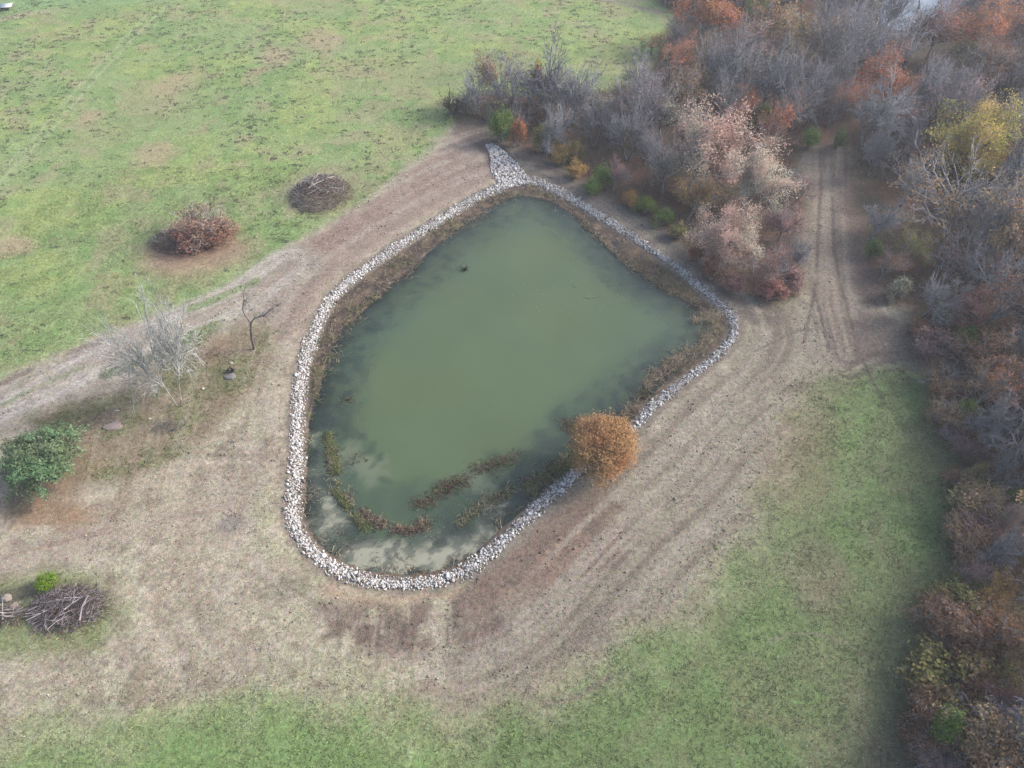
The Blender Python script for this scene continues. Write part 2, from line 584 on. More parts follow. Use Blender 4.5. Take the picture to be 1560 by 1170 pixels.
# north-east path between stones and wood
NEP = [(800, 250), (860, 275), (920, 310), (980, 350), (1040, 396), (1100, 438), (1160, 475)]
streaks(NEP, 3.2, alb((122, 114, 106)), 1.0, .9, .03, 61, .1, .3)
line(NEP, 2.1, alb((124, 116, 107)), .85, .05)
line([(830, 248), (900, 285), (980, 338), (1060, 395), (1150, 462)], .55, alb((112, 116, 112)), .8)
streaks(NEP, 3.0, alb((158, 146, 132)), .6, 1.6, .05, 63, .5, .7)
line([(790, 235), (850, 262), (905, 292)], .9, alb((120, 100, 92)), .7)
# western track
TRK = [(-200, 700), (0, 622), (60, 598), (130, 562), (210, 528), (300, 488), (380, 450), (440, 405)]
line(TRK, 4.4, alb((172, 164, 152)), .75, .08, .1)
streaks(TRK, 4.5, alb((192, 186, 176)), .8, .8, .03, 66, .5, .68)
streaks(TRK, 4.5, alb((150, 140, 130)), .6, 1.1, .05, 68, .55, .7)
line([(0, 588), (50, 566), (110, 538), (160, 520)], .5, alb((138, 124, 116)), .8, .2, None, .4, 51)
line([(-40, 640), (60, 590), (130, 558)], .35, alb((134, 146, 108)), .5)
# scrubby strip south of the track
region([(40, 640), (130, 612), (200, 585), (290, 525), (360, 495), (410, 500), (415, 560), (380, 610), (330, 650), (260, 700), (190, 730),
        (130, 720)], 1.4, alb((142, 128, 104)), .8, .6, .5)
region([(40, 640), (130, 612), (200, 585), (290, 525), (360, 495), (410, 500), (415, 560), (380, 610), (330, 650), (260, 700), (190, 730),
        (130, 720)], 1.4, alb((118, 128, 84)), .6, .9, .8, sst(.48, .6, nB))
blob(150, 640, 3.2, 1.2, alb((138, 120, 112)), .7, None, .5)
blob(175, 650, 1.3, .8, alb((150, 132, 124)), .8)
line([(160, 572), (200, 556), (240, 540), (290, 515)], .7, alb((116, 132, 88)), .75, .2, 1)
line([(262, 520), (330, 492), (300, 520)], .8, alb((110, 136, 80)), .7, .2, 1)
line([(290, 470), (350, 448), (390, 428)], .7, alb((128, 158, 96)), .7, .2, 1)
blob(295, 392, 8.5, 6.0, alb((168, 150, 126)), .85, .4)
blob(340, 385, 4.5, 4.0, alb((160, 140, 120)), .6, .4)
blob(288, 372, 6.4, 6.0, alb((152, 124, 108)), .9, .15)
blob(488, 290, 6.4, 6.8, alb((158, 148, 124)), .85, .3)
blob(486, 285, 3.3, 3.0, alb((112, 96, 86)), .9, .1)
blob(70, 730, 5, 4, alb((142, 118, 94)), .8, .2)
blob(75, 785, 5, 2.2, alb((158, 128, 100)), .7)
blob(25, 775, 2.2, 2, alb((104, 98, 86)), .8)  # dark patch paints the evergreen's shade on the ground
# south-west track
line([(-200, 905), (0, 858), (80, 838), (150, 822), (230, 800), (330, 780)], 1.8, alb((178, 166, 150)), .8, .1, 0)
streaks([(-200, 905), (0, 858), (80, 838), (150, 822), (230, 800), (330, 780)], 2.6, alb((156, 138, 124)), .7, 1.5, .06, 70)
region([(-100, 900), (60, 870), (150, 880), (200, 930), (160, 990), (60, 1000), (-100, 1010)], 1.2, alb((132, 146, 96)), .8, .9, .4)
blob(30, 905, 3.5, 1.4, alb((96, 92, 80)), .8, .2)
blob(100, 925, 3.2, 1.8, alb((92, 82, 76)), .85, .1)
blob(430, 905, 3, 1.8, alb((140, 134, 116)), .6)
blob(350, 800, 2.0, 1.4, alb((138, 132, 128)), .7)
blob(315, 530, 2.0, 3.0, alb((150, 124, 104)), .6)
# mud below the pond with blade marks running downhill
region([(560, 905), (620, 902), (700, 895), (760, 870), (790, 900), (760, 1000), (700, 1010), (650, 1000), (560, 985), (500, 960), (490, 930)],
       2.2, alb((122, 107, 98)), .95, .05, 1.0, sst(.30, .52, fbm(gx, gy, 3, 4, 29)))
region([(500, 885), (560, 900), (700, 898), (690, 912), (560, 918), (490, 905)], .5, alb((182, 160, 138)), .7, 0, .3)
for k in range(26):
    u = 500 + k * 11 + (k * 37 % 7)
    line([(u, 912 + k * 13 % 30), (u + 2, 945), (u + 6 - k % 13, 960 + (k * 29) % 44)], .12 + .05 * (k % 3), alb((92, 80, 76)) if k % 3 else alb((168, 154, 136)), .5, .03, None, .4, k)
region([(720, 890), (790, 820), (860, 760), (900, 745), (950, 790), (930, 860), (860, 900), (780, 920), (720, 930)], 1.6,
       alb((134, 116, 105)), .9, .05, .5)
region([(760, 880), (820, 835), (870, 800), (900, 830), (850, 890), (790, 905)], .8, alb((152, 128, 114)), .6, 0, .4, sst(.4, .55, nD))
for k in range(16):
    u = 740 + k * 12; v = 880 - k * 8
    line([(u, v), (u + 18, v + 12), (u + 34, v + 20 + k % 5)], .13, alb((98, 84, 78)), .7, .05, None, .4, k + 9)
# mowing arcs concentric with the pond on the south-east
dR, sR, _s = polydist(GP[(abs(gx) < 90) & (gy < 120)], RIM, True)
mm = np.zeros(len(gx)); idx0 = np.nonzero((abs(gx) < 90) & (gy < 120))[0]
out = ~inside(GP[idx0], RIM)
n = vn(dR * .9, sR * .035, 71) * .6 + vn(dR * 2.4, sR * .08, 72) * .4
base_m = np.zeros(len(gx)); base_m[idx0] = out * m_dist[idx0] * (1 - sst(20, 26, dR)) * sst(1.5, 4, dR)
ARC = WP([(700, 1080), (690, 960), (760, 880), (880, 740), (1000, 640), (1130, 520), (1180, 470), (1250, 480), (1300, 548), (1240, 620), (1180, 740), (1080, 880), (900, 1010)])
arcm = np.zeros(len(gx)); arcm[idx0] = sst(-2, 2, sdist(GP[idx0], ARC))
nn = np.zeros(len(gx)); nn[idx0] = n
blend(base_m * arcm * sst(.5, .68, nn) * .6, alb((170, 162, 148)))
blend(base_m * arcm * sst(.48, .32, nn) * .0 + base_m * arcm * (1 - sst(.30, .46, nn)) * .6, alb((120, 108, 98)))
blend(base_m * (1 - arcm) * sst(.52, .7, nn) * .35, alb((186, 178, 160)))
blend(base_m * (1 - arcm) * (1 - sst(.3, .44, nn)) * .35, alb((146, 132, 116)))
# the main track up into the wood
MT = [(1262, 200), (1264, 260), (1263, 320), (1266, 400), (1272, 470), (1290, 540)]
line(MT, 2.6, alb((136, 124, 112)), .9, .05, 0)
streaks(MT, 3.6, alb((112, 102, 96)), .8, 1.7, .03, 74, .5, .66)
streaks(MT, 3.6, alb((164, 152, 138)), .7, 1.5, .03, 76, .5, .66)
line([(1248, 300), (1246, 380), (1240, 450), (1225, 520)], .22, alb((96, 88, 84)), .7, .04, None, .25, 3)
line([(1268, 300), (1270, 380), (1285, 450), (1310, 540), (1350, 620)], .22, alb((96, 88, 84)), .7, .04, None, .25, 5)
line([(1240, 440), (1255, 500), (1262, 530)], .2, alb((92, 88, 86)), .8, .03)
line([(1150, 535), (1210, 505), (1252, 498)], .18, alb((110, 102, 96)), .6, .03)
region([(1310, 470), (1400, 500), (1440, 565), (1360, 556), (1300, 540), (1285, 500)], 1.0, alb((116, 104, 98)), .75, .05, .3)
region([(1296, 240), (1316, 300), (1335, 400), (1385, 460), (1320, 470), (1296, 400), (1285, 300)], 1.0, alb((112, 92, 86)), .75, .05, .3)
streaks([(1290, 560), (1330, 540), (1400, 530), (1440, 545)], 3.4, alb((98, 88, 84)), .5, 1.4, .05, 78)
region([(1190, 470), (1230, 440), (1225, 400), (1180, 430), (1150, 450)], .8, alb((132, 128, 104)), .7, .4, .3)
# arcs left by wheels in the right meadow
line([(1170, 975), (1200, 967), (1240, 965), (1280, 975), (1320, 1000)], .2, alb((150, 144, 124)), .5, .05)
line([(830, 1075), (880, 1062), (930, 1030)], .25, alb((140, 128, 118)), .6, .05)
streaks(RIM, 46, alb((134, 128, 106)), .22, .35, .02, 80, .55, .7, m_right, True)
blob(1220, 700, 4, 9, alb((136, 122, 100)), .5, None, -.5)
blob(1220, 590, 2.0, 1.2, alb((112, 104, 92)), .5)
blob(1240, 870, 3, 5, alb((138, 126, 110)), .5, None, -.5)
# litter under the wood's edge
region([(1390, 560), (1440, 620), (1455, 760), (1450, 900), (1400, 1040), (1330, 1200), (1700, 1400), (1700, 560)], 2.2,
       alb((100, 104, 86)), .5, .7, .5)
region([(1310, 1110), (1400, 1040), (1440, 900), (1470, 780), (1480, 700), (1700, 700), (1700, 1400), (1250, 1400)], 2.0,
       alb((98, 90, 82)), .6, .6, .4)
# far meadow: tan patches, two-rut track, far path
for (u, v, a, b) in [(490, 62, 4.5, 7), (425, 85, 3.6, 6.5), (395, 110, 2.6, 2), (140, 175, 3, 3), (230, 235, 4, 4), (260, 130, 5, 5), (20, 380, 3, 3)]:
    blob(u, v, a, b, alb((176, 158, 132)), .7, None, .3, .8)
for dx in (-7, 7):
    line([(-60 + dx, 330), (0 + dx, 268), (60 + dx, 210), (100 + dx, 165), (150 + dx, 108), (200 + dx, 55), (250 + dx, 8)], .38,
         alb((176, 184, 146)), .6, .05)
line([(-60, 40), (0, 30), (40, 20), (90, 14)], 1.2, alb((176, 164, 140)), .7, .2)
region([(-100, -80), (400, -80), (260, 5), (120, 10), (0, 22), (-100, 30)], 3, alb((134, 166, 112)), .8, None, .4)
blob(225, 360, 1.6, 4.0, alb((118, 138, 96)), .7, None, -.2)
line([(910, -2), (960, 8), (1010, 20)], 1.4, alb((150, 142, 126)), .7, .2)
for (u, v, a, b) in [(690, 120, 7, 5), (900, 120, 9, 5), (760, 90, 6, 5)]:
    blob(u, v, a, b, alb((122, 138, 100)), .45)  # darker green stands in for tree shadow beside the thicket and wood
line([(870, 100), (905, 108), (950, 112)], .8, alb((176, 178, 128)), .5)
# forest floor
idxf = np.nonzero((gx > -10) & (gx < 250) & (gy > 0) & (gy < 320))[0]
fm = np.zeros(len(gx))
fm[idxf] = sst(-2.0, 1.5, sdist(GP[idxf] + np.stack([wx[idxf], wy[idxf]], 1) * .4, FOREST))
blend(fm, alb((96, 80, 74)), .0)
blend(fm * sst(.45, .6, nB), alb((112, 86, 74)))
blend(fm * sst(.52, .62, nA) * .6, alb((92, 92, 76)))
m_forest = fm
# banks and pond bed
idxp = np.nonzero((gx > -36) & (gx < 42) & (gy > 16) & (gy < 114))[0]
dr = np.full(len(gx), -99.0); ds = np.full(len(gx), -99.0)
dr[idxp] = sdist(GP[idxp], RIM); ds[idxp] = sdist(GP[idxp], SHORE)
blend(sst(-1.5, -1.0, dr + wfx * .5), alb((142, 132, 120)), 0)
blend(sst(.6, 1.2, dr), alb((92, 82, 76)), 0)
blend(sst(.6, 1.2, dr) * sst(.45, .6, nD), alb((124, 108, 92)), 0)
blend(sst(0, .7, ds), alb((72, 74, 68)), 0)
blend(sst(0, .7, ds) * sst(.46, .6, nD) * (1 - sst(2, 6, ds)), alb((110, 106, 92)), 0)
# mud patch in the inlet channel
dI, sI, _ = polydist(GP[idxp], INLET)
fi = np.zeros(len(gx)); fi[idxp] = 1 - sst(1.6, 2.6, dI); blend(fi, alb((116, 104, 98)), 0)

ii, jj = np.meshgrid(np.arange(NGX - 1), np.arange(NGY - 1), indexing='ij')
v0 = (ii * NGY + jj).ravel()
GF = np.stack([v0, v0 + NGY, v0 + NGY + 1, v0 + 1], 1)
me = mk("ground", np.stack([gx, gy, gz], 1), GF, np.clip(col, .004, .9), True)
a = me.attributes.new("grassy", 'FLOAT', 'POINT'); a.data.foreach_set("value", grassy.astype(np.float32))
tag(link("ground", me, M_GROUND), kind="structure")


def gidx(x, y):
    i = np.clip(np.searchsorted(GX, x), 1, NGX - 1); i = np.where(np.abs(GX[i - 1] - x) < np.abs(GX[i] - x), i - 1, i)
    j = np.clip(np.searchsorted(GY, y), 1, NGY - 1); j = np.where(np.abs(GY[j - 1] - y) < np.abs(GY[j] - y), j - 1, j)
    return i * NGY + j


def gzat(x, y): return float(gz[gidx(np.array([x]), np.array([y]))[0]])


# ------------------------------------------------------------------ pond water
wxs = np.arange(-26, 31, .25); wys = np.arange(26, 99, .25)
AX, AY = np.meshgrid(wxs, wys, indexing='ij'); ax_ = AX.ravel(); ay_ = AY.ravel()
WPn = np.stack([ax_, ay_], 1)
dr_w = sdist(WPn, RIM); ds_w = sdist(WPn, SHORE)
keep = dr_w > .1
n2 = len(wys)
ii, jj = np.meshgrid(np.arange(len(wxs) - 1), np.arange(n2 - 1), indexing='ij')
v0 = (ii * n2 + jj).ravel(); q = np.stack([v0, v0 + n2, v0 + n2 + 1, v0 + 1], 1)
q = q[keep[q].all(1)]
wcol = np.tile(alb((97, 115, 84)), (len(ax_), 1))
depth = WL - zfun(ax_, ay_)
edge = 1 - sst(2.5, 9, ds_w + (fbm(ax_, ay_, 7, 3, 12) - .5) * 6)


def wblend(m, c):
    global wcol
    wcol = wcol * (1 - m[:, None]) + np.asarray(c) * m[:, None]


wblend(edge * .6, alb((78, 98, 86)))
wblend(sst(.45, .65, fbm(ax_, ay_, 18, 3, 14)) * .35, alb((104, 114, 74)))
wblend((1 - sst(0, 1.5, ds_w)) * .5, alb((68, 82, 76)))


def wblob(u, v, ru, rv, c, s_, warp=.5, ang=0, sc=3):
    w = W(u, v, WL)
    x = ax_ - w[0] + (fbm(ax_, ay_, sc, 4, 25) - .5) * 6 * warp; y = ay_ - w[1] + (fbm(ax_, ay_, sc, 4, 27) - .5) * 6 * warp
    ca, sa = math.cos(ang), math.sin(ang)
    r = np.hypot((x * ca + y * sa) / ru, (-x * sa + y * ca) / rv)
    m = (1 - sst(.4, 1.3, r)) * s_
    wblend(m, c); return m


silt = np.zeros(len(ax_))
for (u, v, a_, b_) in [(600, 850, 8.5, 2.6), (500, 810, 3.2, 3.2), (720, 825, 4.0, 2.4), (490, 720, 2.0, 5.0)]:
    silt = np.maximum(silt, wblob(u, v, a_, b_, alb((118, 126, 112)), .6, .5, .1, 2.5))
for (u, v, a_, b_) in [(500, 800, 1.8, .9), (560, 845, 2.6, .8), (620, 850, 3.0, .9), (680, 842, 2.2, .8), (720, 820, 2.0, .8), (745, 800, 1.2, 1), (590, 862, 2.6, .6), (650, 862, 2.6, .6), (540, 850, 1.8, .8), (700, 830, 2, .9), 
                       (500, 770, .8, .8), (525, 700, 1.8, 1.4), (560, 715, 1.5, 1.2), (765, 768, 1.0, .7), (735, 735, 1.8, 1.0), (483, 665, .8, 1.0)]:
    silt = np.maximum(silt, wblob(u, v, a_ * 1.5, b_ * 1.6, alb((172, 172, 152)) if v > 740 else alb((124, 134, 110)), .8, .6, .1, 1.3))
for (u, v, r_) in [(530, 612, .8), (545, 665, .9), (560, 680, .9), (583, 694, .7), (600, 738, .9), (535, 648, .7), (860, 640, 1.6),
                   (880, 690, 1.8), (840, 672, 1.3), (520, 520, 1.8), (500, 570, 1.2), (985, 560, 1.6), (1050, 515, 1.3), (1010, 440, 1.2),
                   (620, 428, 1.2), (560, 500, 1.5), (1060, 490, 1), (790, 690, 1.2), (740, 702, 1.5), (680, 740, 1.5), (650, 765, 1.2),
                   (830, 690, 1.5), (960, 590, 1.3), (1005, 445, .9)]:
    wblob(u, v, r_, r_ * .8, alb((52, 66, 60)), .45, .7)
for (u, v, r_) in [(640, 780, 5), (700, 770, 5), (600, 770, 3), (820, 715, 3), (700, 800, 4), (480, 700, 2), (500, 640, 1.6)]:
    wblob(u, v, r_, r_ * .6, alb((70, 86, 74)), .4, .8)
m_ = (fbm(ax_, ay_, .9, 3, 33) > .56) * (1 - sst(3, 7, ds_w)) * .55
wblend(m_, alb((60, 72, 70)))
murk = np.clip(1 - np.exp(-np.clip(depth, 0, 5) * 2.4), 0, 1)
murk = np.maximum(murk, silt * 1.0)
murk = np.clip(murk + .12, 0, .97)
me = mk("pond_water", np.stack([ax_, ay_, np.full(len(ax_), WL)], 1), q, wcol, True)
a = me.attributes.new("murk", 'FLOAT', 'POINT'); a.data.foreach_set("value", murk.astype(np.float32))
tag(link("pond_water", me, M_WATER), kind="structure")
# pale water beyond the wood, top right
rv = WP([(1335, 20), (1355, -12), (1395, -45), (1490, -45), (1475, 6), (1448, 24), (1420, 38), (1385, 50), (1348, 46)])
cen = rv.mean(0)
rv2 = np.vstack([rv, cen]); nr = len(rv)
me = mk("river", np.column_stack([rv2, np.full(nr + 1, .3)]), np.array([(i, (i + 1) % nr, nr) for i in range(nr)]),
        np.tile(alb((142, 160, 178)), (nr + 1, 1)))
a = me.attributes.new("murk", 'FLOAT', 'POINT'); a.data.foreach_set("value", np.full(nr + 1, .96, np.float32))
tag(link("river", me, mat_col("river_water", .3, 0, False, 0.0, .12)), kind="structure")
# ------------------------------------------------------------------ riprap stones
rng = np.random.default_rng(11)
phi = (1 + 5 ** .5) / 2
ICO = unit(np.array([(-1, phi, 0), (1, phi, 0), (-1, -phi, 0), (1, -phi, 0), (0, -1, phi), (0, 1, phi), (0, -1, -phi), (0, 1, -phi),
                     (phi, 0, -1), (phi, 0, 1), (-phi, 0, -1), (-phi, 0, 1)], float))
ICF = np.array([(0, 11, 5), (0, 5, 1), (0, 1, 7), (0, 7, 10), (0, 10, 11), (1, 5, 9), (5, 11, 4), (11, 10, 2), (10, 7, 6), (7, 1, 8),
                (3, 9, 4), (3, 4, 2), (3, 2, 6), (3, 6, 8), (3, 8, 9), (4, 9, 5), (2, 4, 11), (6, 2, 10), (8, 6, 7), (9, 8, 1)])


def rotm(n):
    q = unit(rng.normal(size=(n, 4))); w, x, y, z = q.T
    return np.stack([1 - 2 * (y * y + z * z), 2 * (x * y - z * w), 2 * (x * z + y * w), 2 * (x * y + z * w), 1 - 2 * (x * x + z * z),
                     2 * (y * z - x * w), 2 * (x * z - y * w), 2 * (y * z + x * w), 1 - 2 * (x * x + y * y)], 1).reshape(-1, 3, 3)


def stones(C, S, colr):
    n = len(C)
    V = ICO[None] * (1 + rng.normal(0, .16, (n, 12, 1))) * rng.uniform(.62, 1.25, (n, 1, 3))
    V = np.einsum('nij,nkj->nki', rotm(n), V) * S[:, None, None] + C[:, None]
    F = (ICF[None] + (np.arange(n) * 12)[:, None, None])
    return V, F, np.repeat(colr, 12, 0).reshape(n, 12, 3)


def stone_cols(n):
    b = alb((205, 203, 200)) / 1.0
    t = rng.random(n)
    c = np.where(t[:, None] < .62, alb((246, 244, 240)), np.where(t[:, None] < .86, alb((214, 203, 198)), np.where(t[:, None] < .93, alb((160, 156, 150)), alb((126, 116, 106)))))
    return c * rng.uniform(.62, 1.12, (n, 1))


ring = np.vstack([RIM, RIM[:1]]); seg = np.linalg.norm(np.diff(ring, axis=0), axis=1); cum = np.concatenate([[0], np.cumsum(seg)])
NS = 23000
sA = rng.random(NS) * cum[-1]; k = np.searchsorted(cum, sA) - 1; k = np.clip(k, 0, len(seg) - 1)
t = (sA - cum[k]) / seg[k]
pc = ring[k] + (ring[k + 1] - ring[k]) * t[:, None]
dirv = (ring[k + 1] - ring[k]) / seg[k][:, None]; nrm = np.stack([-dirv[:, 1], dirv[:, 0]], 1)
hw = .60 + .16 * (vn(sA / 3, sA * 0, 5) - .5) * 2
# the far right run is thinner, with dirt showing
fr_ = sst(10, 20, pc[:, 0]) * sst(45, 60, pc[:, 1])
off = np.clip(rng.normal(0, .58, NS), -1.35, 1.35) * hw * (1 - .12 * fr_)
P = pc + nrm * off[:, None]
keep = rng.random(NS) > .25 * fr_
S = np.clip(rng.lognormal(math.log(.072), .38, NS), .035, .21)
# inlet channel
NI = 1900
li = np.vstack([INLET]); sg = np.linalg.norm(np.diff(li, axis=0), axis=1); cm = np.concatenate([[0], np.cumsum(sg)])
s2 = rng.random(NI) * cm[-1]; k2 = np.clip(np.searchsorted(cm, s2) - 1, 0, len(sg) - 1); t2 = (s2 - cm[k2]) / sg[k2]
p2 = li[k2] + (li[k2 + 1] - li[k2]) * t2[:, None]; d2 = (li[k2 + 1] - li[k2]) / sg[k2][:, None]
w2 = INLET_W[k2] * (1 - t2) + INLET_W[k2 + 1] * t2
P2 = p2 + np.stack([-d2[:, 1], d2[:, 0]], 1) * (rng.uniform(-1, 1, NI) * w2)[:, None]
P = np.vstack([P[keep], P2]); S = np.concatenate([S[keep], np.clip(rng.lognormal(math.log(.125), .3, NI), .06, .28)])
Zs = gz[gidx(P[:, 0], P[:, 1])] + S * .35 + rng.random(len(P)) * .08
C3 = np.column_stack([P, Zs])
cc = stone_cols(len(P)) * (1 - .16 * sst(.5, .7, fbm(P[:, 0], P[:, 1], 2.5, 3, 18)))[:, None] * (1 - .14 * sst(5, 18, P[:, 0]))[:, None]  # rightward darkening puts that side's shade into the stone colour
score = S / np.linalg.norm(C3 - np.array([0, 0, H]), axis=1)
order = np.argsort(-score); big = order[:300]; rest = order[300:]
V, F, Cc = stones(C3[rest], S[rest], cc[rest])
tag(link("riprap", mk("riprap", V.reshape(-1, 3), F.reshape(-1, 3), Cc.reshape(-1, 3)), M_ROCK), kind="stuff")
V, F, Cc = stones(np.zeros((300, 3)), S[big], cc[big])
for i in range(300):
    o = link("riprap_stone", mk("riprap_stone", V[i], ICF, Cc[i]), M_ROCK, None, C3[big[i]])
    tag(o, "larger pale limestone block lying in the stone rim of the pond", "rock", "larger stones of the pond rim")

# ------------------------------------------------------------------ small ground cover
def blades(P, L, wd, colr, up=.5, zoff=0.0, n=3, tz=None):
    """clumps of tapering blades"""
    m = len(P) * n
    base = np.repeat(np.column_stack([P, (gz[gidx(P[:, 0], P[:, 1])] if tz is None else tz) + zoff]), n, 0)
    L = np.repeat(L, n) * rng.uniform(.6, 1.2, m)
    th = rng.random(m) * 6.283
    u = up * rng.uniform(.3, 1.6, m)
    d = np.column_stack([np.cos(th), np.sin(th), u]); d = unit(d)
    sidev = np.column_stack([-np.sin(th), np.cos(th), np.zeros(m)]) * (np.repeat(wd, n) / 2)[:, None]
    base = base + np.column_stack([rng.normal(0, .05, (m, 2)), np.zeros(m)])
    V = np.stack([base - sidev, base + sidev, base + d * L[:, None]], 1).reshape(-1, 3)
    F = np.arange(3 * m).reshape(-1, 3)
    c = np.repeat(np.repeat(colr, n, 0) * rng.uniform(.75, 1.3, (m, 1)), 3, 0)
    return V, F, c


def scatter(n, x0, x1, y0, y1):
    return np.column_stack([rng.uniform(x0, x1, n), rng.uniform(y0, y1, n)])


VIS = WP([(-60, 1230), (1620, 1230), (1620, -30), (-60, -30)])
def visible(P): return inside(P, VIS)


P = np.vstack([scatter(150000, -70, 60, 12, 100), scatter(60000, -120, 110, 100, 200)])
P = P[visible(P)]; g_ = gidx(P[:, 0], P[:, 1])
gm = (grassy[g_] > .35 + .5 * rng.random(len(P))) & (m_forest[g_] < .4); P = P[gm]; g_ = g_[gm]
cl = fbm(P[:, 0], P[:, 1], 1.8, 3, 44)
kk = rng.random(len(P)) < .35 + 1.3 * sst(.4, .62, cl); P = P[kk]; g_ = g_[kk]; cl = cl[kk]
cg = col[g_] * rng.uniform(.62, 1.4, (len(P), 1)) * np.where(rng.random(len(P))[:, None] < .2, [[1.25, 1.12, 1.05]], [[1, 1, 1]])
V, F, c = blades(P, .16 + .14 * cl, np.full(len(P), .07), cg, .6)
tag(link("grass", mk("grass", V, F, c), M_STUFF), kind="stuff")
P = scatter(90000, -70, 60, 12, 110); P = P[visible(P)]; g_ = gidx(P[:, 0], P[:, 1])
gm = (m_dist[g_] > .5) & (dr[g_] < -1.5) & (m_forest[g_] < .3) & (rng.random(len(P)) < .25 + grassy[g_]); P = P[gm]; g_ = g_[gm]
cg = col[g_] * rng.uniform(.6, 1.55, (len(P), 1))
V, F, c = blades(P, np.full(len(P), .3), np.full(len(P), .05), cg, .18, .02, 2)
tag(link("mown_straw", mk("mown_straw", V, F, c), M_STUFF), kind="stuff")

# clods, chips and pebbles on the worked ground
P = scatter(60000, -60, 50, 14, 100); P = P[visible(P)]; g_ = gidx(P[:, 0], P[:, 1])
P = P[(m_dist[g_] > .6) & (dr[g_] < -1.3) & (m_forest[g_] < .3) & (fbm(P[:, 0], P[:, 1], 3.0, 4, 58) > .5)][:13000]; g_ = gidx(P[:, 0], P[:, 1])
Sc = np.clip(rng.lognormal(math.log(.035), .5, len(P)), .015, .13)
V, F, c = stones(np.column_stack([P, gz[g_] + Sc * .3]), Sc, col[g_] * rng.choice([.55, .75, 1.0, 1.35], (len(P), 1), p=[.35, .3, .2, .15]))
tag(link("soil_clods", mk("soil_clods", V.reshape(-1, 3), F.reshape(-1, 3), c.reshape(-1, 3)), M_ROCK), kind="stuff")

# dark coarse weeds in the far meadow
P = scatter(11000, -120, 70, 45, 175); P = P[visible(P)]
g_ = gidx(P[:, 0], P[:, 1]); gm = (grassy[g_] > .8) & (m_forest[g_] < .3) & (m_dist[g_] < .2) & (P[:, 1] > 45)
P = P[gm]; P = P[rng.random(len(P)) < .12 + 1.2 * sst(.42, .6, fbm(P[:, 0], P[:, 1], 14, 3, 46))]
P = np.repeat(P, 7, 0) + rng.normal(0, .2, (len(P) * 7, 2)) * [1.5, 1.0]
cg = np.where(rng.random(len(P))[:, None] < .6, alb((94, 108, 82)), alb((112, 102, 94))) * rng.uniform(.7, 1.2, (len(P), 1))
V, F, c = blades(P, rng.uniform(.12, .32, len(P)), np.full(len(P), .12), cg, .5)
# low leafy weeds along the scrubby strip and behind the stones
Q = scatter(9000, -50, 50, 25, 110); gq = gidx(Q[:, 0], Q[:, 1])
Q = Q[(m_dist[gq] > .5) & (grassy[gq] > .55) & (dr[gq] < -1.6)]; gq = gidx(Q[:, 0], Q[:, 1])
V2, F2, c2 = blades(Q, np.full(len(Q), .38), np.full(len(Q), .12), np.where(rng.random(len(Q))[:, None] < .5, alb((104, 128, 72)), alb((134, 116, 86))), .7)
tag(link("weeds", mk("weeds", np.vstack([V, V2]), np.vstack([F, F2 + len(V)]), np.vstack([c, c2])), M_STUFF), kind="stuff")

# ------------------------------------------------------------------ dead reeds round the water
mbR = MB()


def reeds(P, L, wd, cols, flat=.25, n=1, z=None):
    m = len(P)
    th = rng.random(m) * 6.283; ph = np.abs(rng.normal(flat, .25, m))
    d = np.column_stack([np.cos(th) * np.cos(ph), np.sin(th) * np.cos(ph), np.sin(ph)])
    z0 = np.maximum(gz[gidx(P[:, 0], P[:, 1])], WL) + rng.random(m) * .12 if z is None else z
    b = np.column_stack([P, z0])
    L = L * rng.uniform(.5, 1.3, m)
    mid = b + d * (L * .55)[:, None]
    d2 = unit(d + np.column_stack([rng.normal(0, .5, (m, 2)), rng.normal(-.35, .3, m)]))
    end = mid + d2 * (L * .45)[:, None]
    end[:, 2] = np.maximum(end[:, 2], WL + .02)
    c = cols[rng.integers(0, len(cols), m)] * rng.uniform(.7, 1.25, (m, 1))
    mbR.tube(b, mid, np.full(m, wd), np.full(m, wd * .8), 3, c)
    mbR.tube(mid, end, np.full(m, wd * .8), np.full(m, wd * .25), 3, c)


TAN = np.array([alb((196, 180, 154)), alb((172, 152, 130)), alb((140, 122, 106)), alb((216, 202, 174)), alb((100, 90, 80))])
GRN = np.array([alb((128, 148, 92)), alb((150, 158, 106)), alb((106, 130, 84)), alb((160, 148, 112))])
BRN = np.array([alb((132, 106, 92)), alb((112, 92, 82)), alb((156, 130, 110)), alb((90, 78, 72))])
P = scatter(42000, -28, 34, 26, 100)
dr_, ds_ = sdist(P, RIM), sdist(P, SHORE)
den = fbm(P[:, 0], P[:, 1], 2.0, 3, 48)
strip = (dr_ > .95) & (ds_ < .6)
Ps = P[strip & (den > .42)]
reeds(Ps[: 9500], .7, .026, TAN, .3)
P_g = P[strip & (fbm(P[:, 0], P[:, 1], 4, 3, 49) > .58)][:900]
reeds(P_g, .7, .03, GRN, .7)
Pd = P[(ds_ > .2) & (ds_ < 1.6) & (den > .56)][:700]
reeds(Pd, .6, .02, TAN, .15, z=np.full(len(Pd), WL + .02))


def along(pts, n, half, z=WL):
    w = WP(pts, z); sg = np.linalg.norm(np.diff(w, axis=0), axis=1); cu = np.concatenate([[0], np.cumsum(sg)])
    s_ = rng.random(n) * cu[-1]; k_ = np.clip(np.searchsorted(cu, s_) - 1, 0, len(sg) - 1); t_ = (s_ - cu[k_]) / sg[k_]
    lump = .4 + 1.1 * vn(s_ / 1.1, s_ * 0, 6)
    out_ = w[k_] + (w[k_ + 1] - w[k_]) * t_[:, None] + rng.normal(0, half / 2.3, (n, 2)) * lump[:, None]
    return out_[fbm(out_[:, 0], out_[:, 1], 1.3, 3, 57) > .37]


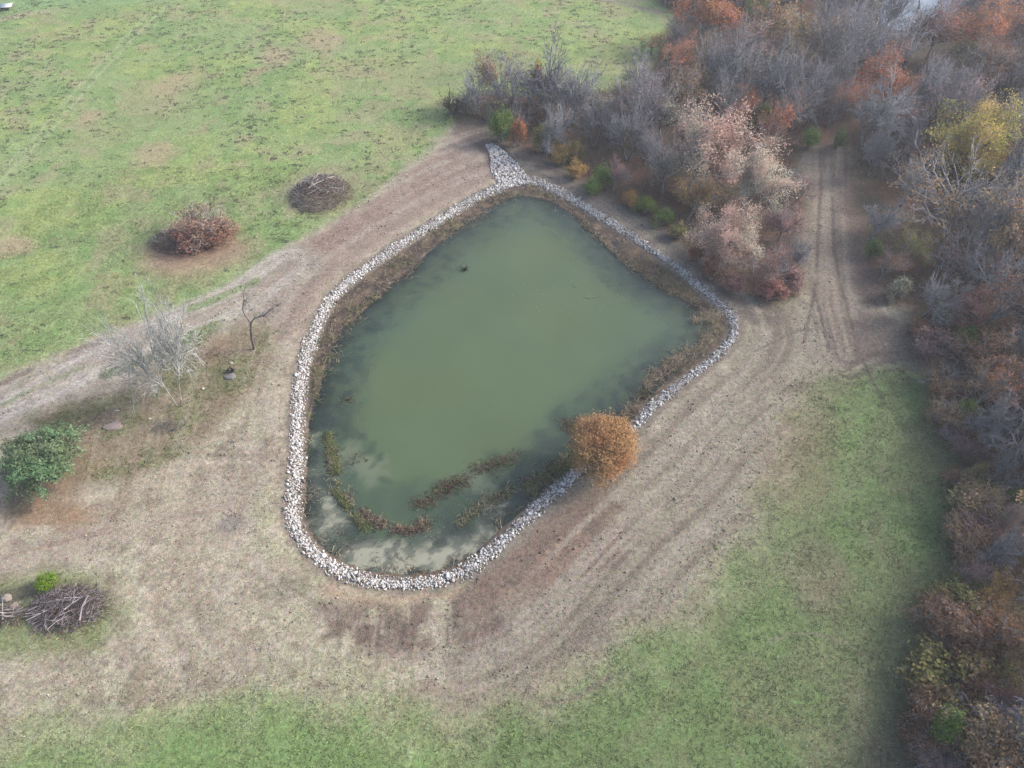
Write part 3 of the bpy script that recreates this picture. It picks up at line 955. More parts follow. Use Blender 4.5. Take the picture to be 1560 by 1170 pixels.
reeds(along([(498, 655), (506, 690), (514, 722), (512, 745), (526, 768), (545, 790), (558, 808)], 1500, .75), .5, .035, GRN, .5)
reeds(along([(500, 660), (512, 730), (550, 795)], 500, 1.0), .5, .025, TAN, .4)
reeds(along([(545, 775), (572, 796), (600, 806), (630, 810), (648, 796), (640, 806)], 1300, .7), .45, .025, np.vstack([BRN, TAN]), .4)
for (u, v, n_) in [(645, 768, 170), (662, 757, 90), (678, 745, 180), (690, 737, 150), (703, 733, 110), (722, 716, 60), (745, 712, 160), (765, 704, 160),
                   (785, 696, 70), (529, 612, 60), (870, 652, 180), (868, 645, 90), (545, 700, 50), (980, 600, 120), (958, 636, 120), (605, 428, 40)]:
    w = W(u, v, WL)
    reeds(w + rng.normal(0, 1, (n_, 2)) * [.62, .45], .38, .028, np.vstack([BRN, GRN[:1]]), .35, z=np.full(n_, WL) + rng.random(n_) * .12)
reeds(along([(700, 800), (720, 780), (755, 760), (790, 742), (830, 722), (865, 700)], 900, 1.0), .5, .025, np.vstack([GRN, TAN]), .45)
reeds(along([(800, 750), (850, 715), (880, 690)], 1000, 1.5), .55, .028, np.vstack([GRN[:3], GRN[2:3], TAN[:2]]), .5)
reeds(along([(985, 590), (1005, 565), (1040, 545), (1075, 520), (1090, 500)], 1300, 1.4), .75, .025, TAN[:4], .35)
reeds(along([(1045, 492), (1075, 486), (1095, 480)], 260, .6), .9, .03, TAN[[0, 3]], .35)
reeds(along([(870, 320), (920, 370), (960, 405), (1010, 438), (1062, 462)], 1500, .8), .6, .025, TAN, .35)
reeds(along([(540, 480), (560, 462), (578, 450)], 260, .8), .6, .03, np.vstack([GRN, TAN]), .5)
reeds(along([(930, 660), (950, 640), (970, 620)], 300, .9), .6, .025, TAN, .4)
# short stems standing and lying in the shallows
Pq = along([(470, 700), (480, 800), (560, 840), (640, 800), (720, 790), (700, 740)], 420, 3.2)
reeds(Pq, .22, .02, np.vstack([TAN, BRN]), .3, z=np.full(len(Pq), WL + .02))
Pq = np.array([W(u, v, WL) for u, v in zip(rng.uniform(780, 960, 60), rng.uniform(400, 480, 60))])
reeds(Pq, .25, .016, TAN[[0, 3]], .05, z=np.full(len(Pq), WL + .015))
tag(link("dead_reeds", mbR.mesh("dead_reeds"), M_STUFF), kind="stuff")

# ------------------------------------------------------------------ floating things in the pond
o = MB(); w = W(901, 455, WL)
o.chain([(-1.0, .25, .03), (-.2, -.05, .05), (.6, .12, .04), (1.1, .30, .03)], [.05, .05, .04, .015], 5, alb((180, 176, 150)))
tag(link("floating_stick", o.mesh("floating_stick"), M_STUFF, None, (w[0], w[1], WL)), "long pale curved stick floating in the right half of the pond", "stick")
o = MB(); w = W(875, 437, WL)
o.chain([(-.4, .2, .03), (0, 0, .04), (.35, -.22, .03)], [.04, .04, .02], 5, alb((176, 172, 150)))
tag(link("floating_stick", o.mesh("floating_stick"), M_STUFF, None, (w[0], w[1], WL)), "short pale stick floating above the long curved stick in the pond", "stick")
w = W(708, 411, WL)
t = empty("snag", (w[0], w[1], WL), "dark tangled snag of branches poking out of the upper middle of the pond", "snag")
o = MB()
for i in range(34):
    a_ = rng.random() * 6.28; l_ = rng.uniform(.25, .75); e_ = rng.uniform(.05, 1.1)
    p0 = np.array([rng.normal(0, .12), rng.normal(0, .1), -.05]); dd = np.array([math.cos(a_) * math.cos(e_), math.sin(a_) * math.cos(e_), math.sin(e_)])
    o.chain([p0, p0 + dd * l_ * .6, p0 + (dd + rng.normal(0, .25, 3)) * l_], [.045, .03, .01], 4, alb((74, 66, 58)))
link("branch", o.mesh("branch"), M_STUFF, t)
o = MB(); o.chain([(-.25, .1, -.2), (0, 0, .12), (.08, -.06, .45)], [.15, .13, .08], 7, alb((84, 72, 62)))
link("stump", o.mesh("stump"), M_STUFF, t)

# ------------------------------------------------------------------ tree builders
def skeleton(seed, stems=1, bole=2.6, limb=3.2, ang=.62, up=.10, kids=(5, 4, 4, 3, 3), lens=(1, .66, .58, .6, .62), lean=0., wig=.13):
    r = np.random.default_rng(seed)
    seg = [[], [], [], []]; tips = []            # p0, p1, r0, r1 per level
    segs = []

    def br(p, d, L, rad, lev):
        n = 4 if lev <= 1 else 3 if lev <= 3 else 2
        pts = [p]; dd = d; node = []
        for i in range(n):
            dd = dd + r.normal(0, wig, 3); dd[2] += up * (1 if lev else .2); dd /= np.linalg.norm(dd)
            q_ = pts[-1] + dd * L / n; pts.append(q_); node.append(dd)
            segs.append((pts[-2], q_, rad * (1 - .62 * i / n), rad * (1 - .62 * (i + 1) / n), lev))
        if lev >= len(kids): tips.append(pts[-1]); return
        K = kids[lev]
        for k_ in range(K):
            f = (k_ + 1) / K if lev else .72 + .28 * (k_ + 1) / K
            i = min(n - 1, int(f * n - 1e-6)); base_ = pts[i] + (pts[i + 1] - pts[i]) * (f * n - i)
            v = r.normal(size=3); v -= (v @ node[i]) * node[i]; v /= np.linalg.norm(v)
            a_ = ang * r.uniform(.6, 1.35) * (1.0 if k_ < K - 1 else .45)
            nd = node[i] * math.cos(a_) + v * math.sin(a_)
            L2 = (limb if lev == 0 else L * lens[lev]) * r.uniform(.75, 1.2)
            br(base_, nd, L2, rad * (1 - .62 * f) * .72, lev + 1)
    for s_ in range(stems):
        a_ = s_ * 6.283 / stems + r.random()
        sp = .38 if stems > 1 else lean
        d = np.array([math.cos(a_) * sp, math.sin(a_) * sp, 1]); d /= np.linalg.norm(d)
        br(np.array([math.cos(a_), math.sin(a_), 0]) * (.22 if stems > 1 else 0) - np.array([0, 0, .4]), d, bole * r.uniform(.85, 1.15) + .4, .2 if stems > 1 else .26, 0)
    return segs, np.array(tips)


def norm_seg(segs, tips, Hc=10., Rc=4.):
    top = np.percentile(tips[:, 2], 98.5); c = np.median(tips[:, :2], 0)
    rad = np.percentile(np.linalg.norm(tips[:, :2] - c, axis=1), 95)
    s3 = np.array([Rc / rad, Rc / rad, Hc / top])
    f = lambda p: (p - np.array([c[0], c[1], 0])) * s3 + np.array([0, 0, 0])
    # keep the foot of the trunk under the crown within reason
    P0 = f(np.array([x[0] for x in segs])); P1 = f(np.array([x[1] for x in segs]))
    return P0, P1, np.array([x[2] for x in segs]), np.array([x[3] for x in segs]), np.array([x[4] for x in segs]), f(tips)


def wood_meshes(name, P0, P1, R0, R1, LV, split=2, rr=None, thin=1.0):
    r = rr or np.random.default_rng(1)
    A = MB(); B = MB()
    m = LV <= split
    ca = .85 + .3 * r.random((m.sum(), 3))[:, :1] * np.ones(3)
    A.tube(P0[m], P1[m], np.maximum(R0[m], .07) * thin, np.maximum(R1[m], .05) * thin, 5, ca)
    n = ~m
    shade = (np.where(LV[n] <= 3, 1.0, .66) [:, None] + .35 * r.random((n.sum(), 1))) * np.ones(3)
    B.tube(P0[n], P1[n], np.maximum(R0[n] * 1.1, .030) * thin, np.maximum(R1[n] * 1.15, .018) * thin, 3, shade)
    return A.mesh("trunk", True), B.mesh("branches")


def leaf_mesh(name, tips, per, rad, size, seed, tone=None, zb=0.0, hue=.0, drop=0.0, col2=None, aspect=.7):
    """leaves gathered in clumps round the twig ends"""
    r = np.random.default_rng(seed)
    if drop:
        key = vn(tips[:, 0] / 1.6 + 50, tips[:, 1] / 1.6 + 50 + tips[:, 2] * .4, seed % 60) + zb * (tips[:, 2] / tips[:, 2].max() - .5)
        tips = tips[key > np.quantile(key, drop)]
    n = len(tips) * per
    base_ = np.repeat(tips, per, 0)
    off = r.normal(0, rad, (n, 3)) * [1, 1, .7]
    C = base_ + off
    ctr = np.array([0, 0, tips[:, 2].mean() * .75])
    Nn = unit(unit(C - ctr) * .8 + r.normal(0, .75, (n, 3)) + [0, 0, .35])
    clump = np.repeat(r.uniform(.72, 1.28, (len(tips), 1)), per, 0)
    c = np.ones((n, 3)) * clump * r.uniform(.72, 1.3, (n, 1))
    if hue:
        h_ = np.repeat(fbm(tips[:, 0] + 40, tips[:, 1] + 40 + tips[:, 2], 2.2, 3, seed % 50)[:, None], per, 0)
        h_ = np.clip((h_ - .5) * 4, -1, 1) * hue + r.normal(0, hue * .35, (n, 1))
        c = c * np.concatenate([1 + h_ * .25, 1 - h_ * .3, 1 - h_ * .2], 1)
    if col2 is not None:
        pick = r.random(n) < .25; c[pick] *= col2
    sz = size * r.uniform(.6, 1.35, n)
    V, F, cc_ = ground_quads(C, Nn, sz, sz * aspect, r, np.clip(c, 0, 4))
    return mk("foliage", V, F, cc_)


PROTO = {}


def make_proto(key, seed, per=0, Hc=8.3, Rc=4., rad=.45, size=.28, drop=0., zb=0., hue=.35, thin=1.0, **kw):
    S_, T = skeleton(seed, **kw)
    P0, P1, R0, R1, LV, T = norm_seg(S_, T, Hc, Rc)
    tr, br_ = wood_meshes(key, P0, P1, R0, R1, LV, thin=thin)
    fo = leaf_mesh(key, T, per, rad, size, seed + 100, drop=drop, zb=zb, hue=hue) if per else None
    PROTO.setdefault(key, []).append((tr, br_, fo, Hc, Rc))


for i in range(5): make_proto('bare', 20 + i, kids=(5, 5, 4, 4, 3), ang=.74, up=.02)
for i in range(4): make_proto('vase', 40 + i, stems=3, bole=2.2, limb=2.8, kids=(4, 4, 4, 3, 3), ang=.68, up=.02)
for i in range(3): make_proto('oak', 60 + i, per=44, rad=.40, size=.165, kids=(6, 5, 4, 4), ang=.8, up=.02, lens=(1, .66, .6, .6))
for i in range(4): make_proto('leafy', 80 + i, per=15, rad=.38, size=.24, kids=(6, 4, 4, 4), ang=.74, up=.03, drop=.08)
for i in range(4): make_proto('sparse', 100 + i, per=9, rad=.34, size=.24, kids=(5, 5, 4, 4), ang=.68, up=.05, drop=.42, zb=.8)
for i in range(3): make_proto('thin', 120 + i, per=5, rad=.28, size=.2, kids=(5, 5, 4, 4), ang=.7, up=.04, drop=.55)
for i in range(2): make_proto('wisp', 150 + i, per=6, rad=.16, size=.10, thin=.30, Hc=2.4, Rc=1.3, stems=6, bole=1.6, limb=1.8, kids=(5, 4, 4, 2), ang=.75, up=.03, lens=(1, .66, .6, .6), drop=.25)
for i in range(3): make_proto('shrub', 140 + i, per=12, rad=.20, size=.17, thin=.5, Hc=2.4, Rc=1.3, stems=5, bole=1.8, limb=1.8, kids=(4, 4, 4), ang=.7, up=.05, lens=(1, .66, .6))

GREY = alb((182, 180, 182))


def tree(kind, x, y, R, h, leafc=None, barkc=None, name=None, label=None, cat="tree", group=None, var=None, rz=None, foot=None):
    pr = PROTO[kind][(var if var is not None else int(rng.integers(0, 99))) % len(PROTO[kind])]
    z = gzat(x, y)
    root = empty(name or ('bare_tree' if kind in ('bare', 'vase') else 'autumn_tree'), (x, y, z), label, cat, group, rng.random() * 6.283 if rz is None else rz)
    root.scale = (R / pr[4], R / pr[4], h / pr[3])
    bc = GREY if barkc is None else barkc
    link("trunk", pr[0], M_BARK, root, None, bc * .9)
    link("branches", pr[1], M_BARK, root, None, bc)
    if pr[2] is not None and leafc is not None: link("foliage", pr[2], M_LEAF, root, None, leafc)
    return root


C = {'rust': (180, 116, 88), 'orange': (196, 130, 92), 'tan': (182, 154, 118), 'pink': (206, 182, 164), 'pale': (214, 200, 180), 'red': (164, 120, 112),
     'mauve': (172, 140, 136), 'olive': (150, 142, 88), 'yellow': (206, 192, 106), 'green': (112, 136, 66), 'brown': (150, 116, 92), 'ochre': (176, 142, 88),
     'greygreen': (158, 156, 134), 'gold': (192, 152, 92)}
C = {k_: alb(v_) * 1.35 for k_, v_ in C.items()}

# crown centre in the photo, crown width there, height, kind, colour, label, short name
LM = [
 (1090, 222, 128, 15, 'oak', 'pink', "largest pinkish-tan oak, broad crown between the pond's upper path and the wood track", "the big pinkish oak"),
 (1152, 268, 88, 13, 'oak', 'pale', "pale tan oak crown joined to the right side of the biggest pinkish oak", "the pale tan oak"),
 (1052, 196, 60, 14, 'leafy', 'pink', "rounded pink-tan crown at the upper left shoulder of the biggest pinkish oak", "the shoulder oak"),
 (1066, 292, 62, 11, 'leafy', 'ochre', "yellowish-tan crown tucked at the lower left of the biggest pinkish oak", "the yellowish-tan crown"),
 (1108, 350, 92, 10, 'oak', 'pink', "whitish-pink lower oak right above the upper path beside the pond", "the whitish-pink oak"),
 (1140, 375, 60, 8, 'leafy', 'pale', "small cream-topped tree at the right foot of the whitish-pink oak", "the cream-topped tree"),
 (1193, 335, 52, 11, 'leafy', 'mauve', "narrow mauve-pink tree beside the left edge of the wood track", "the narrow mauve tree"),
 (1180, 405, 70, 8, 'sparse', 'red', "pinkish-red thin-leaved tree at the point of the wood by the track mouth", "the pinkish-red tree"),
 (1228, 285, 42, 8, 'sparse', 'red', "dark red leafy bush overhanging the left side of the wood track", "the dark red bush"),
 (1012, 245, 85, 11, 'thin', 'greygreen', "grey-green half-leafed tree leaning out left of the biggest pinkish oak", "the grey-green tree"),
 (945, 262, 38, 6, 'leafy', 'mauve', "small dusty-pink tree standing over green shrubs by the upper path", "the small dusty-pink tree"),
 (1085, 12, 95, 14, 'leafy', 'orange', "bright orange-red crown at the far corner of the meadow, left of a green tree", "the far orange-red tree"),
 (1155, 4, 46, 13, 'leafy', 'green', "yellow-green leafy tree between the far orange-red crown and a tan one", "the far green tree"),
 (1195, 38, 95, 14, 'leafy', 'tan', "wide tan-brown crown just below the far yellow-green tree", "the far tan tree"),
 (1222, 88, 55, 13, 'sparse', 'ochre', "yellowish-brown crown hanging low right of the wide tan-brown crown", "the ochre tree"),
 (1232, 20, 42, 13, 'leafy', 'orange', "small orange crown against bare grey trees at the top edge", "the top orange tree"),
 (1160, 50, 50, 12, 'sparse', 'olive', "olive-yellow thinly leaved crown left of the wide tan-brown crown", "the olive tree"),
 (1348, 112, 88, 13, 'leafy', 'rust', "vivid rust-orange crown over bare grey trees in the middle of the wood", "the rust-orange tree"),
 (1385, 130, 40, 13, 'leafy', 'orange', "orange crown touching the right side of the vivid rust-orange one", "the orange neighbour"),
 (1430, 38, 80, 14, 'leafy', 'red', "dark red crown at the edge of the pale far water", "the dark red tree"),
 (1500, 42, 90, 15, 'leafy', 'orange', "salmon-orange crown right of the dark red crown near the far water", "the salmon tree"),
 (1540, 15, 80, 14, 'sparse', 'orange', "pale orange crown in the top right corner", "the corner tree"),
 (1468, 75, 50, 13, 'sparse', 'olive', "olive-green thin crown below the dark red crown", "the thin olive tree"),
 (1512, 92, 80, 13, 'sparse', 'brown', "brownish-red mixed crown below the salmon-orange crown", "the brownish tree"),
 (1492, 200, 90, 14, 'oak', 'yellow', "bright yellow crown, the only yellow one high on the right", "the bright yellow tree"),
 (1510, 232, 60, 12, 'leafy', 'gold', "golden-tan lower crown under the bright yellow tree", "the golden tree"),
 (1450, 285, 150, 12, 'thin', 'tan', "very wide grey crown flecked with tan leaves below the bright yellow tree", "the wide flecked tree"),
 (1395, 260, 80, 12, 'thin', 'tan', "grey crown with tan-flecked top left of the very wide flecked crown", "the left flecked tree"),
 (1035, 85, 60, 13, 'sparse', 'orange', "orange-tipped grey tree behind the thicket near the meadow corner", "the orange-tipped tree"),
 (1002, 62, 48, 13, 'sparse', 'gold', "light orange-capped tree on the meadow's edge", "the orange-capped tree"),
 (1045, 130, 75, 12, 'sparse', 'brown', "brown-flecked tree with fanned grey limbs above the biggest pinkish oak", "the fanned brown tree"),
 (955, 145, 30, 11, 'leafy', 'brown', "slim reddish-brown crown at the left tip of the wood", "the slim brown tree"),
 (925, 160, 36, 9, 'sparse', 'pale', "cream-leaved slender tree at the wood's left tip beside bare stems", "the cream slender tree"),
 (1135, 155, 48, 10, 'leafy', 'orange', "small faded orange crown above the biggest pinkish oak's right side", "the faded orange tree"),
 (1398, 378, 55, 8, 'leafy', 'olive', "olive-yellow small tree at the wood's edge right of the track", "the olive-yellow tree"),
 (1362, 400, 50, 7, 'sparse', 'brown', "brown half-bare small tree touching the left of the olive-yellow tree", "the brown half-bare tree"),
 (1408, 400, 28, 6, 'leafy', 'ochre', "ochre bush below the olive-yellow small tree", "the ochre bush"),
 (1486, 465, 66, 9, 'leafy', 'red', "brick-red tree among bare limbs above the log pile", "the brick-red tree"),
 (1480, 495, 34, 7, 'sparse', 'rust', "lower rusty tuft hanging under the brick-red tree", "the rusty tuft"),
 (1520, 545, 95, 9, 'leafy', 'brown', "broad tawny-brown tree directly right of the log pile", "the tawny tree"),
 (1510, 585, 70, 8, 'sparse', 'tan', "lower tan-and-grey tree under the tawny-brown tree", "the lower tan tree"),
 (1552, 575, 60, 9, 'leafy', 'brown', "tawny tree cut by the right edge beside the broad tawny-brown one", "the edge tawny tree"),
 (1505, 765, 60, 8, 'sparse', 'tan', "muted tan tree on the wood's front, left of a pink-white crown", "the muted tan tree"),
 (1540, 788, 46, 9, 'oak', 'pink', "pink-white crown near the right edge above grey bare limbs", "the pink-white tree"),
 (1485, 875, 50, 8, 'sparse', 'mauve', "mauve-brown small tree at the wood's front above a large tawny crown", "the mauve-brown tree"),
 (1515, 905, 60, 10, 'leafy', 'gold', "golden-brown crown on top of the large mottled one, lower right", "the golden-brown tree"),
 (1510, 960, 120, 10, 'leafy', 'brown', "large mottled brown-green crown, biggest in the lower right of the wood", "the large mottled tree"),
 (1550, 965, 70, 10, 'leafy', 'ochre', "ochre crown at the right edge behind the large mottled crown", "the ochre edge tree"),
 (1535, 1065, 60, 9, 'sparse', 'red', "reddish patchy tree right of the lowest grey-mauve tree", "the reddish patchy tree"),
 (1480, 1075, 75, 8, 'thin', 'mauve', "grey-mauve twiggy tree just above the green bush in the lower right", "the grey-mauve tree"),
 (1530, 1140, 130, 8, 'leafy', 'tan', "tan crown filling the bottom right corner", "the corner tan tree"),
 (1475, 1140, 50, 6, 'sparse', 'tan', "pale tan bushy tree under the green bush at the bottom right", "the bottom pale tree"),
]


def fit(u, v, wpx, k):
    h = 8.
    for _ in range(4):
        Rr = wpx / 2 * mpp(u, v, h * .62); h = k * Rr + 1.2
    while h > 4 and sdist(W(u, v, h * .62)[None], FOREST)[0] < .5 and h > 1.5 * Rr: h *= .95
    return h, Rr


placed = []
for (u, v, wpx, h, kind, cn, lab, short) in LM:
    h, R = fit(u, v, wpx * 1.06 * (1.25 if cn == 'yellow' else 1), 1.75)
    p = W(u, v, h * .62)
    tree(kind, p[0], p[1], R, h, C[cn] * rng.uniform(.93, 1.07), None, None, lab)
    placed.append((p[0], p[1], R, u, v, short))

# the named bare trees
BT = [
 (1110, 85, 80, 13, 'bare', "whitish bare tree with wide forked limbs right of the orange-tipped tree", "the whitish forked tree"),
 (1120, 120, 60, 12, 'bare', "pale bare tree below the whitish forked one", "the pale bare tree"),
 (1420, 130, 80, 13, 'vase', "silver bare tree with upswept limbs right of the rust-orange crown", "the silver upswept tree"),
 (1475, 140, 70, 13, 'vase', "silver-blue bare tree between two other upswept bare trees", "the silver-blue tree"),
 (1530, 145, 70, 13, 'vase', "upswept bare tree near the right edge left of dark red twigs", "the edge upswept tree"),
 (1345, 225, 60, 11, 'vase', "pale bare tree with tight upright twigs right of the track's end", "the tight pale tree"),
 (1515, 345, 80, 12, 'vase', "bluish bare tree with fanned twigs below the very wide flecked crown", "the bluish fan tree"),
 (1530, 420, 80, 12, 'bare', "blue-grey bare tree above the brick-red tree", "the blue-grey tree"),
 (1430, 445, 70, 8, 'bare', "low blue-grey bare tree spreading over the wood's edge above the log pile", "the low spreading tree"),
 (1350, 330, 80, 9, 'bare', "bare tree whose long limbs reach over the right side of the track", "the reaching tree"),
 (1510, 650, 80, 10, 'bare', "lilac-grey bare tree below the tawny trees at the right", "the lilac-grey tree"),
 (1540, 710, 70, 10, 'bare', "bare grey tree at the right edge with criss-crossed limbs", "the criss-cross tree"),
 (1530, 840, 80, 11, 'vase', "blue-grey bare tree between the pink-white and golden-brown crowns", "the lower blue-grey tree"),
 (1330, 60, 80, 14, 'bare', "large pale bare tree just left of the far water", "the waterside pale tree"),
 (1285, 60, 70, 13, 'bare', "bare grey tree right of the small top orange crown", "the top grey tree"),
 (1395, 50, 50, 14, 'bare', "thin dark bare tree standing in front of the far water", "the dark thin tree"),
 (1345, 165, 90, 11, 'bare', "grey tree with a pale upright stem under the rust-orange crown", "the under-rust tree"),
 (870, 130, 80, 9, 'vase', "tallest silvery bare tree of the thicket above the green shrub", "the tall thicket tree"),
 (835, 105, 90, 9, 'bare', "wide misty-grey bare crown at the back of the thicket", "the misty tree"),
 (720, 125, 60, 8, 'bare', "leftmost leaning bare tree of the thicket, over the meadow", "the leaning thicket tree"),
 (780, 125, 70, 8, 'bare', "bare grey tree between the leaning one and the misty crown", "the mid thicket tree"),
 (905, 180, 60, 9, 'vase', "multi-stemmed silvery bare tree at the thicket's right end", "the right thicket tree"),
 (965, 190, 70, 10, 'vase', "dense bare clump of upright grey stems left of the grey-green tree", "the upright grey clump"),
 (1215, 385, 50, 7, 'vase', "small bare bush with fine twigs beside the track's left verge", "the verge bush"),
 (990, 215, 50, 9, 'vase', "bare grey tree wedged behind the grey-green half-leafed tree", "the wedged tree"),
 (845, 190, 60, 6, 'vase', "low bare tree with whitish limbs behind the yellow-green bush", "the low whitish tree"),
 (690, 155, 44, 3.5, 'wisp', "dark low bramble tuft at the thicket's left end", "the bramble"),
]
for (u, v, wpx, h, kind, lab, short) in BT:
    h, R = fit(u, v, wpx * 1.1, 2.15)
    p = W(u, v, h * .62)
    bc = GREY * rng.uniform(.85, 1.2) * np.array([.97, 1, 1.05]) if 'dark' not in lab else alb((104, 96, 98))
    tree(kind, p[0], p[1], R, h, None, bc, None, lab)
    placed.append((p[0], p[1], R, u, v, short))

# shrubs along the path and the meadow side
SH = [
 (765, 192, 44, 3.8, 'green', "dark green dense shrub right above the stone inlet", 'green_shrub'),
 (790, 202, 24, 3.2, 'orange', "small orange shrub against the dark green shrub by the inlet", 'orange_shrub'),
 (826, 212, 34, 3.0, 'olive', "yellow-green bush right of the small orange shrub", 'bush'),
 (852, 236, 26, 2.4, 'ochre', "ochre bush on the path edge right of the yellow-green bush", 'bush'),
 (876, 232, 24, 2.6, 'olive', "yellowish-green upright bush above the orange-brown one by the path", 'bush'),
 (880, 258, 28, 2.0, 'gold', "orange-brown low bush beside the upper path", 'bush'),
 (918, 268, 30, 2.4, 'green', "bright green bush left of the small dusty-pink tree", 'green_shrub'),
 (905, 285, 26, 1.6, 'green', "low green bush at the path edge below the brighter green one", 'green_shrub'),
 (985, 312, 34, 1.8, 'green', "bright green low bush on the path edge under the grey-green tree", 'green_shrub'),
 (1012, 330, 30, 1.8, 'green', "lime-green low bush right of the bright one on the path edge", 'green_shrub'),
 (960, 302, 28, 1.8, 'ochre', "ochre-green bush below the small dusty-pink tree", 'bush'),
 (1035, 352, 24, 1.6, 'olive', "olive low bush near the path below the biggest pinkish oak", 'bush'),
 (818, 125, 20, 5.5, 'gold', "yellow-orange shrub glowing inside the bare thicket", 'orange_shrub'),
 (832, 142, 24, 4.5, 'ochre', "ochre shrub just right of the yellow-orange one in the thicket", 'bush'),
 (745, 172, 20, 2.0, 'greygreen', "grey-green little bush at the left of the dark green shrub", 'bush'),
 (712, 160, 26, 2.0, 'greygreen', "pale green bush near the thicket's left end", 'bush'),
 (1440, 1108, 52, 3.2, 'green', "vivid green bush at the wood's front in the lower right", 'green_shrub'),
 (1470, 628, 30, 2.6, 'green', "dark green shrub below the log pile at the wood's front", 'green_shrub'),
 (1490, 718, 20, 2.0, 'olive', "small yellow-green bush at the wood's front left of the criss-crossed tree", 'bush'),
 (1542, 765, 26, 3.0, 'green', "green shrub half hidden above the pink-white crown", 'green_shrub'),
 (1470, 515, 30, 2.5, 'green', "green shrub behind the log pile under the brick-red tree", 'green_shrub'),
 (1440, 480, 34, 2.2, 'greygreen', "dull green shrub at the wood's edge left of the brick-red tree", 'bush'),
 (1370, 440, 34, 2.2, 'greygreen', "grey-green shrub at the wood's edge below the olive-yellow tree", 'bush'),
 (1330, 378, 24, 2.0, 'green', "green tuft on the right verge of the track", 'green_shrub'),
 (1235, 210, 26, 2.5, 'green', "green bush under the trees at the track's far end, left side", 'green_shrub'),
 (1280, 212, 22, 2.5, 'green', "green bush under the trees at the track's far end, right side", 'green_shrub'),
 (1165, 178, 24, 3.0, 'green', "green tuft in the dark wood right of the faded orange crown", 'green_shrub'),
 (1085, 412, 30, 1.8, 'brown', "reddish low bush on the path edge below the whitish-pink oak", 'bush'),
 (1120, 430, 34, 1.8, 'red', "red-brown low bush on the path edge at the wood's point", 'bush'),
 (1060, 385, 26, 1.8, 'brown', "brown low bush on the path edge left of the reddish one", 'bush'),
 (1175, 440, 40, 2.0, 'red', "pink-red low bush in the point of the wood", 'bush'),
 (1210, 425, 36, 2.0, 'mauve', "mauve-brown low bush at the track mouth", 'bush'),
]
for (u, v, wpx, h, cn, lab, nm) in SH:
    h *= 1.3
    zc = h * .55; p = W(u, v, zc); R = wpx / 2 * mpp(u, v, zc)
    tree('shrub', p[0], p[1], R, h, C[cn] * rng.uniform(.9, 1.1), None, nm, lab, "shrub")

# low brush that closes the wood's front on the right
for (u, v) in [(1442, 590), (1452, 640), (1462, 670), (1468, 735), (1476, 770), (1474, 820), (1484, 850), (1472, 885), (1462, 925), (1452, 955), (1446, 1000),
               (1440, 1040), (1436, 1075), (1424, 1130), (1430, 1160), (1490, 810), (1500, 850), (1480, 1000), (1470, 1040), (1500, 1020), (1410, 505), (1425, 530),
               (1500, 700), (1488, 660), (1500, 745), (1520, 1100), (1475, 1110)]:
    p = W(u + rng.uniform(-4, 4), v, 1.0); hh = rng.uniform(1.8, 3.2); cn = ['brown', 'tan', 'mauve', 'brown', 'olive'][int(rng.integers(0, 5))]
    tree('wisp' if rng.random() < .6 else 'shrub', p[0], p[1], hh * rng.uniform(.7, .95), hh, C[cn] * .72, None, 'brush_clump',
         "low tangled grey-brown brush clump on the front of the right-hand wood", "shrub", "low brush along the wood's front")

# ------------------------------------------------------------------ trees filling the wood
cand = []
for y in np.arange(10, 235, 5.0):
    for x in np.arange(-14, 170, 5.0):
        cand.append((x + rng.uniform(-1.9, 1.9), y + rng.uniform(-1.9, 1.9)))
for y in np.arange(8, 66, 4.0):
    for x in np.arange(34, 64, 4.0):
        cand.append((x + rng.uniform(-1.6, 1.6), y + rng.uniform(-1.6, 1.6)))
cand = np.array(cand)
cand = cand[(sdist(cand, FOREST) > np.where(cand[:, 1] < 42, 3.2, 1.0))]
MTw = WP([(1262, 214), (1264, 300), (1268, 420), (1290, 540)])
cand = cand[polydist(cand, MTw)[0] > 4.5]
fill = []
PL = np.array([(a_[0], a_[1], a_[2]) for a_ in placed])
LMP = np.array([(l_[0], l_[1], l_[2]) for l_ in LM])
for (x, y) in cand:
    d_ = np.hypot(PL[:, 0] - x, PL[:, 1] - y)
    if (d_ < np.maximum(2.0, PL[:, 2] * (.55 if y > 62 else .35))).any(): continue
    dcam = np.array([x, y, 6.5]) - np.array([0, 0, H]); f = dcam @ F_
    u = 780 + FPX * dcam[0] / f; v = 585 - FPX * (dcam @ U_) / f
    if u > 1680 or v < -70 or v > 1260: continue
    if 1320 < u < 1490 and v < 85 and rng.random() < .8: continue
    if u < 960 and rng.random() < .45: continue
    e_ = np.array([x, y, 3.5]) - np.array([0, 0, H]); f2 = e_ @ F_; ub = 780 + FPX * e_[0] / f2; vb = 585 - FPX * (e_ @ U_) / f2
    if (np.hypot(LMP[:, 0] - u, (LMP[:, 1] - v)) < LMP[:, 2] * (.42 if v < 560 else .14) + 5).any() or (np.hypot(LMP[:, 0] - ub, (LMP[:, 1] - vb)) < LMP[:, 2] * (.36 if v < 560 else .12)).any(): continue
    fill.append((x, y, u, v))
sz = lambda h: 'broad' if h > 9.8 else 'middling' if h > 7.6 else 'low'
names = []
